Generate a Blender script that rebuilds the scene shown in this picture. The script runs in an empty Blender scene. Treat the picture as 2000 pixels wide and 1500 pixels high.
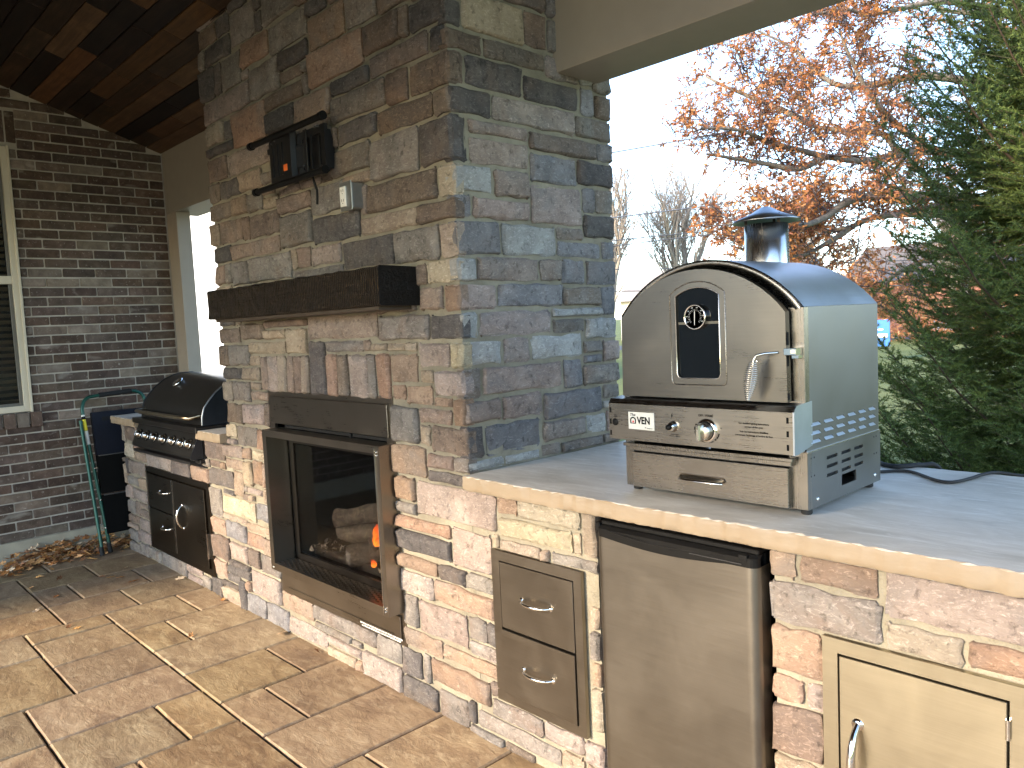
import bpy, math, random
from mathutils import Vector, Matrix
random.seed(11)
R = math.radians
scene = bpy.context.scene

# ---------------------------------------------------------------- camera
cam_d = bpy.data.cameras.new('camera')
cam = bpy.data.objects.new('camera', cam_d)
scene.collection.objects.link(cam)
right = Vector((0.688071,0.724097,-0.047357)); up = Vector((-0.024421,0.088331,0.995792)); fwd = Vector((-0.725233,0.684018,-0.078461))
m = Matrix((right, up, -fwd)).transposed().to_4x4()
m.translation = Vector((4.939533,-1.656082,1.418796))
cam.matrix_world = m
cam_d.sensor_fit = 'HORIZONTAL'
cam_d.sensor_width = 36.0
cam_d.lens = 36.0 * 1521.054 / 2000.0
cam_d.clip_start = 0.02
cam_d.clip_end = 2000
scene.camera = cam
scene.render.resolution_x = 1024
scene.render.resolution_y = 768

# ---------------------------------------------------------------- world, sun, exposure
SUN_EL = 22.0
SUN_ROT = 193.0
w = bpy.data.worlds.new('World'); scene.world = w; w.use_nodes = True
nt = w.node_tree; nt.nodes.clear()
sky = nt.nodes.new('ShaderNodeTexSky'); sky.sky_type = 'NISHITA'
sky.sun_disc = False; sky.sun_elevation = R(SUN_EL); sky.sun_rotation = R(SUN_ROT)
sky.air_density = 0.9; sky.dust_density = 0.5; sky.ozone_density = 1.3
bg = nt.nodes.new('ShaderNodeBackground'); bg.inputs[1].default_value = 0.13
wo = nt.nodes.new('ShaderNodeOutputWorld')
nt.links.new(sky.outputs[0], bg.inputs[0]); nt.links.new(bg.outputs[0], wo.inputs[0])
sd = bpy.data.lights.new('sun', 'SUN'); sd.energy = 2.0; sd.angle = R(7); sd.color = (0.74, 0.60, 0.44)
sun = bpy.data.objects.new('sun', sd); scene.collection.objects.link(sun)
toward = Vector((math.sin(R(SUN_ROT)) * math.cos(R(SUN_EL)), math.cos(R(SUN_ROT)) * math.cos(R(SUN_EL)), math.sin(R(SUN_EL))))
sun.rotation_euler = toward.to_track_quat('Z', 'Y').to_euler()
scene.render.engine = 'CYCLES'
scene.cycles.max_bounces = 10; scene.cycles.diffuse_bounces = 6; scene.cycles.glossy_bounces = 4
scene.cycles.transmission_bounces = 6; scene.cycles.transparent_max_bounces = 8
scene.cycles.sample_clamp_indirect = 6.0
vs = scene.view_settings
vs.view_transform = 'Standard'; vs.look = 'None'; vs.gamma = 1.0; vs.use_curve_mapping = False
vs.exposure = 2.72

# ================================================================ helpers
COL = scene.collection
WLOC = {}
def children(o):
    return o.children

class G:
    """collects geometry in world coordinates"""
    def __init__(s):
        s.v = []; s.f = []; s.sm = []
    def add(s, vs_, fs, smooth=False):
        n = len(s.v); s.v.extend([tuple(p) for p in vs_])
        for f in fs:
            s.f.append(tuple(i + n for i in f)); s.sm.append(smooth)
        return s
    def box(s, x0, x1, y0, y1, z0, z1, c=0.0):
        if x0 > x1: x0, x1 = x1, x0
        if y0 > y1: y0, y1 = y1, y0
        if z0 > z1: z0, z1 = z1, z0
        c = min(c, (x1 - x0) * .45, (y1 - y0) * .45, (z1 - z0) * .45)
        if c <= 0:
            vv = [(x, y, z) for x in (x0, x1) for y in (y0, y1) for z in (z0, z1)]
            ff = [(0, 1, 3, 2), (4, 6, 7, 5), (0, 4, 5, 1), (2, 3, 7, 6), (0, 2, 6, 4), (1, 5, 7, 3)]
            return s.add(vv, ff)
        vv = []; idx = {}
        X = (x0, x1); Y = (y0, y1); Z = (z0, z1)
        for i in (0, 1):
            for j in (0, 1):
                for k in (0, 1):
                    dx = c if i == 0 else -c; dy = c if j == 0 else -c; dz = c if k == 0 else -c
                    idx[(i, j, k, 'x')] = len(vv); vv.append((X[i], Y[j] + dy, Z[k] + dz))
                    idx[(i, j, k, 'y')] = len(vv); vv.append((X[i] + dx, Y[j], Z[k] + dz))
                    idx[(i, j, k, 'z')] = len(vv); vv.append((X[i] + dx, Y[j] + dy, Z[k]))
        ff = []
        I = idx
        for i in (0, 1):
            q = [I[(i, 0, 0, 'x')], I[(i, 1, 0, 'x')], I[(i, 1, 1, 'x')], I[(i, 0, 1, 'x')]]
            ff.append(q if i else q[::-1])
            q = [I[(0, i, 0, 'y')], I[(0, i, 1, 'y')], I[(1, i, 1, 'y')], I[(1, i, 0, 'y')]]
            ff.append(q if i else q[::-1])
            q = [I[(0, 0, i, 'z')], I[(1, 0, i, 'z')], I[(1, 1, i, 'z')], I[(0, 1, i, 'z')]]
            ff.append(q if i else q[::-1])
        cen = Vector(((x0 + x1) / 2, (y0 + y1) / 2, (z0 + z1) / 2))
        extra = []
        for a in (0, 1):
            for b in (0, 1):
                extra.append([I[(0, a, b, 'y')], I[(1, a, b, 'y')], I[(1, a, b, 'z')], I[(0, a, b, 'z')]])
                extra.append([I[(a, 0, b, 'x')], I[(a, 1, b, 'x')], I[(a, 1, b, 'z')], I[(a, 0, b, 'z')]])
                extra.append([I[(a, b, 0, 'x')], I[(a, b, 1, 'x')], I[(a, b, 1, 'y')], I[(a, b, 0, 'y')]])
                for d in (0, 1):
                    extra.append([I[(a, b, d, 'x')], I[(a, b, d, 'y')], I[(a, b, d, 'z')]])
        for q in extra:
            p = [Vector(vv[t]) for t in q]
            n = (p[1] - p[0]).cross(p[2] - p[1])
            mid = sum(p, Vector()) / len(p)
            if n.dot(mid - cen) < 0: q = q[::-1]
            ff.append(q)
        return s.add(vv, ff)
    def tube(s, pts, r, n=10, cap=True, smooth=True):
        pts = [Vector(p) for p in pts]
        rs = r if isinstance(r, (list, tuple)) else [r] * len(pts)
        rings = []; prev = None
        for i, p in enumerate(pts):
            if i == 0: t = pts[1] - p
            elif i == len(pts) - 1: t = p - pts[i - 1]
            else: t = (pts[i + 1] - pts[i - 1])
            t.normalize()
            if prev is None:
                a = Vector((0, 0, 1)) if abs(t.z) < .9 else Vector((1, 0, 0))
                u = t.cross(a).normalized()
            else:
                u = (prev - t * prev.dot(t)).normalized()
            prev = u; v = t.cross(u)
            rings.append([p + (u * math.cos(2 * math.pi * k / n) + v * math.sin(2 * math.pi * k / n)) * rs[i] for k in range(n)])
        vv = [q for rg in rings for q in rg]; ff = []
        for i in range(len(pts) - 1):
            for k in range(n):
                k2 = (k + 1) % n
                ff.append((i * n + k, i * n + k2, (i + 1) * n + k2, (i + 1) * n + k))
        s.add(vv, ff, smooth)
        if cap:
            s.add(rings[0], [tuple(range(n))[::-1]]); s.add(rings[-1], [tuple(range(n))])
        return s
    def lathe(s, prof, origin, axis='z', n=24, smooth=True, cap=True):
        o = Vector(origin); vv = []; ff = []
        for (r, h) in prof:
            for k in range(n):
                a = 2 * math.pi * k / n; c, d = r * math.cos(a), r * math.sin(a)
                if axis == 'z': p = (c, d, h)
                elif axis == 'y': p = (c, h, d)
                else: p = (h, c, d)
                vv.append(o + Vector(p))
        for i in range(len(prof) - 1):
            for k in range(n):
                k2 = (k + 1) % n
                q = (i * n + k, i * n + k2, (i + 1) * n + k2, (i + 1) * n + k)
                ff.append(q if axis != 'y' else q[::-1])
        s.add(vv, ff, smooth)
        for end, rv in ((0, True), (len(prof) - 1, False)):
            if cap and prof[end][0] > 1e-5:
                q = tuple(range(end * n, end * n + n))
                base = [vv[i] for i in q]
                f = tuple(range(n)); 
                if rv != (axis == 'y'): f = f[::-1]
                s.add(base, [f])
        return s
    def prism(s, poly, plane, d0, d1, smooth=False):
        """poly: 2d points; plane 'xz' extruded along y, 'yz' along x, 'xy' along z"""
        n = len(poly)
        def P(a, b, d):
            return {'xz': (a, d, b), 'yz': (d, a, b), 'xy': (a, b, d)}[plane]
        vv = [P(a, b, d0) for a, b in poly] + [P(a, b, d1) for a, b in poly]
        ar = sum(poly[i][0] * poly[(i + 1) % n][1] - poly[(i + 1) % n][0] * poly[i][1] for i in range(n))
        # orient outward
        sgn = 1 if ar > 0 else -1
        if plane == 'xz': sgn = -sgn
        if d1 < d0: sgn = -sgn
        f0 = tuple(range(n)); f1 = tuple(range(n, 2 * n))
        s.add(vv, [f0[::-1] if sgn > 0 else f0, f1 if sgn > 0 else f1[::-1]])
        side = []
        for i in range(n):
            j = (i + 1) % n
            q = (i, j, n + j, n + i)
            side.append(q if sgn > 0 else q[::-1])
        s.add(vv, side, smooth)
        return s
    def ring(s, outer, inner, plane, d0, d1):
        """frame between two polygons with equal point counts"""
        n = len(outer)
        def P(a, b, d):
            return {'xz': (a, d, b), 'yz': (d, a, b), 'xy': (a, b, d)}[plane]
        vv = [P(a, b, d0) for a, b in outer] + [P(a, b, d0) for a, b in inner] + [P(a, b, d1) for a, b in outer] + [P(a, b, d1) for a, b in inner]
        ff = []
        for i in range(n):
            j = (i + 1) % n
            ff += [(i, j, n + j, n + i), (2 * n + i, 3 * n + i, 3 * n + j, 2 * n + j), (i, 2 * n + i, 2 * n + j, j), (n + i, n + j, 3 * n + j, 3 * n + i)]
        return s.add(vv, ff)

def mesh_from(name, g, mat, loc=(0, 0, 0)):
    me = bpy.data.meshes.new(name)
    L = Vector(loc)
    me.from_pydata([tuple(Vector(p) - L) for p in g.v], [], g.f)
    if any(g.sm): me.polygons.foreach_set('use_smooth', g.sm)
    if mat: me.materials.append(mat)
    me.update()
    return me

def link(name, data, parent=None, loc=(0, 0, 0), label=None, kind=None, cat=None, group=None):
    """loc is the world location"""
    o = bpy.data.objects.new(name, data); COL.objects.link(o)
    base = Vector((0, 0, 0))
    if parent is not None:
        o.parent = parent; base = WLOC[parent.name]
    o.location = Vector(loc) - base
    WLOC[o.name] = Vector(loc)
    if label: o['label'] = label
    if kind: o['kind'] = kind
    if cat: o['category'] = cat
    if group: o['group'] = group
    return o

def thing(name, label, cat, loc=(0, 0, 0), group=None):
    return link(name, None, None, loc, label, None, cat, group)

def obj(name, g, mat, parent=None, loc=None, label=None, kind=None, cat=None, group=None):
    if loc is None:
        if parent is not None and parent.data is None: loc = WLOC[parent.name]
        else:
            n = max(1, len(g.v)); loc = Vector((sum(p[0] for p in g.v) / n, sum(p[1] for p in g.v) / n, sum(p[2] for p in g.v) / n))
    return link(name, mesh_from(name, g, mat, loc), parent, loc, label, kind, cat, group)

# ---------------------------------------------------------------- materials
MC = {}
class NT:
    def __init__(s, name):
        s.m = bpy.data.materials.new(name); s.m.use_nodes = True
        s.t = s.m.node_tree; s.b = s.t.nodes['Principled BSDF']; s.out = s.t.nodes['Material Output']
    def n(s, typ, **kw):
        nd = s.t.nodes.new(typ)
        for k, v in kw.items(): setattr(nd, k, v)
        return nd
    def l(s, a, b): s.t.links.new(a, b)
    def coords(s, rnd=True, scale=(1, 1, 1), kind='Object'):
        tc = s.n('ShaderNodeTexCoord'); mp = s.n('ShaderNodeMapping'); mp.inputs['Scale'].default_value = scale
        if rnd:
            oi = s.n('ShaderNodeObjectInfo'); vm = s.n('ShaderNodeVectorMath', operation='SCALE'); 
            cb = s.n('ShaderNodeCombineXYZ')
            s.l(oi.outputs['Random'], cb.inputs[0]); s.l(oi.outputs['Random'], cb.inputs[1]); s.l(oi.outputs['Random'], cb.inputs[2])
            vm.inputs['Scale'].default_value = 37.0; s.l(cb.outputs[0], vm.inputs[0])
            ad = s.n('ShaderNodeVectorMath', operation='ADD'); s.l(tc.outputs[kind], ad.inputs[0]); s.l(vm.outputs[0], ad.inputs[1])
            s.l(ad.outputs[0], mp.inputs[0])
        else: s.l(tc.outputs[kind], mp.inputs[0])
        return mp.outputs[0]
    def noise(s, vec, scale, detail=4, rough=.55, dist=0.0):
        nd = s.n('ShaderNodeTexNoise'); nd.inputs['Scale'].default_value = scale; nd.inputs['Detail'].default_value = detail
        nd.inputs['Roughness'].default_value = rough; nd.inputs['Distortion'].default_value = dist
        s.l(vec, nd.inputs['Vector']); return nd.outputs['Fac']
    def ramp(s, fac, stops):
        r = s.n('ShaderNodeValToRGB'); e = r.color_ramp.elements
        while len(e) > 1: e.remove(e[-1])
        e[0].position = stops[0][0]; e[0].color = (*stops[0][1], 1) if len(stops[0][1]) == 3 else stops[0][1]
        for p, c in stops[1:]:
            x = e.new(p); x.color = (*c, 1)
        s.l(fac, r.inputs[0]); return r.outputs['Color']
    def mix(s, fac, a, b, mode='MIX'):
        mx = s.n('ShaderNodeMix', data_type='RGBA', blend_type=mode)
        for sock, val in ((mx.inputs[0], fac), (mx.inputs[6], a), (mx.inputs[7], b)):
            if isinstance(val, (int, float)): sock.default_value = val
            elif isinstance(val, tuple): sock.default_value = (*val, 1)
            else: s.l(val, sock)
        return mx.outputs[2]
    def bump(s, fac, strength=.4, dist=.004, prev=None):
        b = s.n('ShaderNodeBump'); b.inputs['Strength'].default_value = strength; b.inputs['Distance'].default_value = dist
        s.l(fac, b.inputs['Height'])
        if prev is not None: s.l(prev, b.inputs['Normal'])
        return b.outputs[0]
    def hsv(s, col, h=.02, v=.25, sat=.2):
        oi = s.n('ShaderNodeObjectInfo'); hs = s.n('ShaderNodeHueSaturation')
        def mr(lo, hi, mul):
            m1 = s.n('ShaderNodeMath', operation='MULTIPLY'); m1.inputs[1].default_value = mul; s.l(oi.outputs['Random'], m1.inputs[0])
            fr = s.n('ShaderNodeMath', operation='FRACT'); s.l(m1.outputs[0], fr.inputs[0])
            r = s.n('ShaderNodeMapRange'); r.inputs[3].default_value = lo; r.inputs[4].default_value = hi; s.l(fr.outputs[0], r.inputs[0]); return r.outputs[0]
        s.l(mr(.5 - h, .5 + h, 17.3), hs.inputs['Hue']); s.l(mr(1 - sat, 1 + sat, 7.7), hs.inputs['Saturation']); s.l(mr(1 - v, 1 + v, 31.1), hs.inputs['Value'])
        s.l(col, hs.inputs['Color']); return hs.outputs[0]

def M(name, col, rough=.6, metal=0.0, bump=0, bscale=60, var=.12, spec=.5, coat=0):
    if name in MC: return MC[name]
    t = NT(name); v = t.coords(True)
    f = t.noise(v, bscale * .35, 5)
    c = t.ramp(f, [(.3, tuple(x * (1 - var) for x in col)), (.7, tuple(min(1, x * (1 + var)) for x in col))])
    t.l(c, t.b.inputs['Base Color']); t.b.inputs['Roughness'].default_value = rough; t.b.inputs['Metallic'].default_value = metal
    t.b.inputs['Specular IOR Level'].default_value = spec
    if coat: t.b.inputs['Coat Weight'].default_value = coat
    if bump: t.l(t.bump(t.noise(v, bscale, 5), bump, .002), t.b.inputs['Normal'])
    MC[name] = t.m; return t.m

def stone_mat(key, dark, mid, light, alt):
    t = NT('cut_stone_' + key); v = t.coords(True)
    n1 = t.noise(v, 9, 5, .6, .6); n2 = t.noise(v, 42, 6, .65, .3); n3 = t.noise(v, 5, 3, .5, 1.2)
    c = t.ramp(n1, [(.28, dark), (.5, mid), (.75, light)])
    a = t.ramp(n3, [(.47, (0, 0, 0)), (.68, (1, 1, 1))])
    c = t.mix(a, c, alt)
    # pale mineral scuffs and dark pits
    sc = t.coords(True, (1, 1, 2.2)); n4 = t.noise(sc, 48, 9, .80, 1.1)
    c = t.mix(t.ramp(n4, [(.52, (0, 0, 0)), (.66, (.8, .8, .8))]), c, tuple(min(1, x * 1.35 + .05) for x in light))
    c = t.mix(t.ramp(n2, [(.32, (.75, .75, .75)), (.45, (0, 0, 0))]), c, tuple(x * .45 for x in dark))
    c = t.hsv(c, .008, .16, .15)
    t.l(c, t.b.inputs['Base Color']); t.b.inputs['Roughness'].default_value = .88
    b = t.bump(t.noise(v, 13, 8, .68, .5), 1.0, .014)
    b = t.bump(n4, .7, .005, b)
    b = t.bump(t.noise(v, 120, 4, .7), .45, .002, b)
    t.l(b, t.b.inputs['Normal']); return t.m

SM = {
 'D': stone_mat('charcoal', (0.053, 0.048, 0.049), (0.082, 0.073, 0.071), (0.139, 0.123, 0.112), (0.113, 0.090, 0.077)),
 'G': stone_mat('grey', (0.120, 0.105, 0.093), (0.187, 0.167, 0.148), (0.274, 0.242, 0.212), (0.181, 0.142, 0.115)),
 'B': stone_mat('slate_blue', (0.120, 0.113, 0.117), (0.168, 0.163, 0.169), (0.252, 0.243, 0.245), (0.196, 0.171, 0.161)),
 'N': stone_mat('brown', (0.099, 0.074, 0.058), (0.162, 0.119, 0.092), (0.242, 0.181, 0.139), (0.130, 0.106, 0.092)),
 'M': stone_mat('mauve', (0.181, 0.140, 0.121), (0.263, 0.207, 0.179), (0.363, 0.294, 0.253), (0.217, 0.186, 0.169)),
 'O': stone_mat('rust', (0.191, 0.128, 0.094), (0.259, 0.176, 0.128), (0.327, 0.235, 0.171), (0.221, 0.172, 0.141)),
 'T': stone_mat('tan', (0.206, 0.159, 0.118), (0.283, 0.225, 0.167), (0.367, 0.299, 0.227), (0.248, 0.191, 0.146)),
 'C': stone_mat('cream', (0.276, 0.232, 0.164), (0.374, 0.316, 0.227), (0.458, 0.393, 0.296), (0.318, 0.267, 0.202)),
 'W': stone_mat('pale_grey', (0.249, 0.242, 0.228), (0.343, 0.336, 0.318), (0.454, 0.447, 0.424), (0.308, 0.293, 0.271)),
}
def mortar_mat():
    t = NT('mortar'); v = t.coords(False)
    c = t.ramp(t.noise(v, 6, 6, .7), [(.3, (.17, .15, .11)), (.6, (.28, .25, .185)), (.8, (.37, .34, .26))])
    t.l(c, t.b.inputs['Base Color']); t.b.inputs['Roughness'].default_value = .95
    b = t.bump(t.noise(v, 26, 5, .7), 1.0, .01); b = t.bump(t.noise(v, 190, 3, .6), .7, .002, b)
    t.l(b, t.b.inputs['Normal']); return t.m
MORTAR = mortar_mat()
def brushed(name, col=(.30, .282, .255), rough=.27, along='x', blotch=.08, wav=.13):
    if name in MC: return MC[name]
    t = NT(name)
    sc = {'x': (2.5, 110, 110), 'z': (110, 110, 2.5), 'y': (110, 2.5, 110)}[along]
    v = t.coords(False, sc); f = t.noise(v, 3, 4, .6)
    v2 = t.coords(True); g = t.noise(v2, 5, 5, .6, .7)
    c = t.mix(t.ramp(g, [(.3, (0, 0, 0)), (.7, (1, 1, 1))]), tuple(x * (1 - blotch) for x in col), tuple(min(1, x * (1 + blotch * .5)) for x in col))
    c = t.mix(1.0, c, t.ramp(f, [(.3, (.93, .93, .93)), (.7, (1, 1, 1))]), 'MULTIPLY')
    c = t.mix(1.0, c, t.ramp(t.noise(v2, 1.8, 4, .55, .4), [(.3, (.82, .82, .82)), (.7, (1, 1, 1))]), 'MULTIPLY')
    t.l(c, t.b.inputs['Base Color']); t.b.inputs['Metallic'].default_value = 1.0
    mr = t.n('ShaderNodeMapRange'); mr.inputs[1].default_value = .3; mr.inputs[2].default_value = .7
    mr.inputs[3].default_value = rough - .02; mr.inputs[4].default_value = rough + .03; t.l(f, mr.inputs[0]); 
    ad = t.n('ShaderNodeMath', operation='MULTIPLY_ADD'); ad.inputs[1].default_value = .16; t.l(g, ad.inputs[0]); t.l(mr.outputs[0], ad.inputs[2])
    sb = t.n('ShaderNodeMath', operation='SUBTRACT'); sb.inputs[1].default_value = .08; t.l(ad.outputs[0], sb.inputs[0]); t.l(sb.outputs[0], t.b.inputs['Roughness'])
    b = t.bump(t.noise(v2, 3.5, 2, .5), wav, .01)
    t.l(b, t.b.inputs['Normal']); MC[name] = t.m; return t.m
STEEL = brushed('brushed_steel'); STEELV = brushed('brushed_steel_vertical', along='z')
STEELY = brushed('brushed_steel_roof', (.72, .73, .76), .38, 'y')
STEELD = brushed('brushed_steel_bronze', (.30, .265, .225), .30)
STEELK = brushed('brushed_steel_dark', (.10, .088, .078), .32)
CHROME = M('polished_chrome', (.78, .76, .72), .09, 1.0, var=.03)
BLACKP = M('black_plastic', (.006, .006, .006), .45, var=.2, spec=.2)
BLACKM = M('black_metal', (.012, .012, .013), .42, .2, var=.2)
RUBBER = M('black_rubber', (.015, .015, .015), .75)
DARK = M('dark_void', (.004, .004, .004), .9)
PAINT = M('beige_paint', (.34, .285, .225), .55, bump=.1, bscale=40, var=.03)
WHITEP = M('white_print', (.85, .85, .82), .5, var=.02)
BLACKI = M('black_print', (.01, .01, .01), .85, var=.02, spec=.1)

# ---------------------------------------------------------------- text helper
def text_mesh(txt, size, bold=0.0):
    cu = bpy.data.curves.new('print', 'FONT'); cu.body = txt; cu.size = size; cu.align_x = 'CENTER'; cu.align_y = 'CENTER'; cu.extrude = 0.0002; cu.offset = bold; cu.resolution_u = 3
    o = bpy.data.objects.new('print', cu); COL.objects.link(o)
    dg = bpy.context.evaluated_depsgraph_get(); me = bpy.data.meshes.new_from_object(o.evaluated_get(dg))
    bpy.data.objects.remove(o); bpy.data.curves.remove(cu); return me
def text(txt, x, y, z, size, parent, mat=BLACKI, name='lettering', sx=1.0, shear=0, bold=0.0, face='-y'):
    """flat lettering facing -y at world x,z"""
    me = text_mesh(txt, size, bold)
    for v in me.vertices:
        a, b, c = v.co; a = a * sx + b * shear
        v.co = (a, -c, b)
    me.materials.clear(); me.materials.append(mat); me.update()
    return link(name, me, parent, (x, y, z))

# ================================================================ ground and setting
def ground_mat():
    t = NT('lawn_grass'); v = t.coords(False)
    c = t.ramp(t.noise(v, .25, 6, .6), [(.3, (.09, .115, .02)), (.55, (.13, .15, .03)), (.75, (.20, .19, .05))])
    t.l(c, t.b.inputs['Base Color']); t.b.inputs['Roughness'].default_value = .9
    t.l(t.bump(t.noise(v, 30, 4, .7), .8, .05), t.b.inputs['Normal']); return t.m
g = G()
g.add([(-400, -300, -.35), (400, -300, -.35), (400, 700, -.35), (-400, 700, -.35)], [(0, 1, 2, 3)])
obj('lawn', g, ground_mat(), None, (0, 0, -.35), kind='structure')
# asphalt street beyond the lawn, running across the view
a = Vector((-60, 5, 0)); 
g = G(); d = Vector((1, .62, 0)).normalized(); n = Vector((-d.y, d.x, 0)); c0 = Vector((-22, 35.5, -.34))
for t0, t1, dz, mt in ((-3.2, 3.2, .004, None),):
    g.add([c0 - d * 160 + n * t0, c0 + d * 160 + n * t0, c0 + d * 160 + n * t1, c0 - d * 160 + n * t1], [(0, 1, 2, 3)])
obj('road', g, M('asphalt', (.055, .058, .065), .8, bump=.4, bscale=8), None, kind='structure')

# ---------------------------------------------------------------- patio of stamped pavers
def paver_mat():
    t = NT('stamped_stone_paver'); v = t.coords(True, (1, 1.9, 1))
    n1 = t.noise(v, 4.5, 8, .68, .8); n2 = t.noise(v, 16, 8, .74, .7); n3 = t.noise(v, 1.6, 3, .5, .4)
    c = t.ramp(n1, [(.30, (.165, .11, .068)), (.44, (.25, .172, .10)), (.58, (.33, .24, .142)), (.72, (.43, .335, .215))])
    c = t.mix(t.ramp(n2, [(.5, (0, 0, 0)), (.68, (.6, .6, .6))]), c, (.50, .40, .26))
    c = t.mix(t.ramp(n3, [(.30, (.4, .4, .4)), (.5, (0, 0, 0))]), c, (.20, .135, .085))
    c = t.hsv(c, .006, .13, .10)
    t.l(c, t.b.inputs['Base Color'])
    t.b.inputs['Roughness'].default_value = .62
    b = t.bump(t.noise(v, 9, 8, .68, .5), .75, .008); b = t.bump(t.noise(v, 45, 5, .7, .2), .4, .002, b)
    t.l(b, t.b.inputs['Normal']); return t.m
PAVER = paver_mat()
patio = link('patio', None, None, (3, -2, 0), kind='structure')
g = G(); g.box(-.95, 7.0, -6.4, 1.0, -.5, -.026)
obj('joint_bed', g, M('joint_sand', (.012, .010, .008), .95), patio)
UG = .1825; X0 = .17; Y0 = .0275
tiles = [(2,4,0,1),(4,6,0,2),(2,4,1,3),(4,6,2,3),(6,8,0,3),(8,10,0,1),(8,10,1,3),(10,12,0,2),(10,12,2,3),(12,14,0,3),(14,16,0,2),(14,16,2,4),(0,2,0,2),(0,2,2,4),(-2,0,0,1),(-2,0,1,3),(-2,0,3,4),(-4,-2,0,2),(-4,-2,2,4),(-6,-4,0,3),(-6,-4,3,5),(2,3,3,5),(3,5,3,5),(5,7,3,5),(7,9,3,6),(7,9,6,8),(9,11,3,4),(9,11,4,6),(11,14,3,5),(4,7,5,7),(2,4,5,7),(0,2,4,6),(-2,0,4,6),(-6,-2,5,7),(-4,-2,4,5)]
occ = set()
for (i0, i1, r0, r1) in tiles:
    for i in range(i0, i1):
        for r_ in range(r0, r1): occ.add((i, r_))
IMAX = 37; RMAX = 34
rt = random.Random(5)
for r_ in range(0, RMAX):
    for i in range(-6, IMAX):
        if (i, r_) in occ: continue
        wI, hI = rt.choice([(2, 2), (3, 2), (4, 2), (2, 3), (3, 3), (2, 1), (4, 3), (2, 4)])
        if r_ > 12 or i > 22: wI += 1
        k = 0
        while k < wI and (i + k, r_) not in occ and i + k < IMAX: k += 1
        h = 0
        while h < hI and r_ + h < RMAX and all((i + q, r_ + h) not in occ for q in range(k)): h += 1
        tiles.append((i, i + k, r_, r_ + h))
        for q in range(k):
            for z in range(h): occ.add((i + q, r_ + z))
pm = {}
for (i0, i1, r0, r1) in tiles[:300]:
    wv = (i1 - i0) * UG; hv = (r1 - r0) * UG
    var = rt.randrange(3); key = (i1 - i0, r1 - r0, var)
    if key not in pm:
        g = G(); rr = random.Random(str(key)); gp = .0042
        xs = [-wv / 2 + gp, -wv / 2 + gp + .006] + [(-wv / 2 + wv * k / 4) for k in (1, 2, 3)] + [wv / 2 - gp - .006, wv / 2 - gp]
        ys = [-hv / 2 + gp, -hv / 2 + gp + .006] + [(-hv / 2 + hv * k / 3) for k in (1, 2)] + [hv / 2 - gp - .006, hv / 2 - gp]
        vv = []
        for jy, y in enumerate(ys):
            for ix, x in enumerate(xs):
                edge = ix in (0, len(xs) - 1) or jy in (0, len(ys) - 1)
                z = (-.006 if edge else rr.uniform(-.0008, .0008))
                jx = rr.uniform(-.0015, .0015) if edge else 0
                vv.append((x + jx, y + (rr.uniform(-.0015, .0015) if edge else 0), z))
        nx = len(xs); ny = len(ys); ff = []
        for jy in range(ny - 1):
            for ix in range(nx - 1): ff.append((jy * nx + ix, jy * nx + ix + 1, (jy + 1) * nx + ix + 1, (jy + 1) * nx + ix))
        g.add(vv, ff, False)
        per = [k for k in range(nx)] + [jy * nx + nx - 1 for jy in range(1, ny)] + [(ny - 1) * nx + k for k in range(nx - 2, -1, -1)] + [jy * nx for jy in range(ny - 2, 0, -1)]
        top = [vv[k] for k in per]; bot = [(p[0], p[1], -.034) for p in top]; L_ = len(per)
        g.add(top + bot, [(k, L_ + k, L_ + (k + 1) % L_, (k + 1) % L_) for k in range(L_)])
        pm[key] = mesh_from('paver', g, PAVER)
    cx = X0 + (i0 + i1) / 2 * UG; cy = Y0 - (r0 + r1) / 2 * UG
    link('paver', pm[key], patio, (cx, cy, rt.uniform(-.0015, .0015)))

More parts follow.
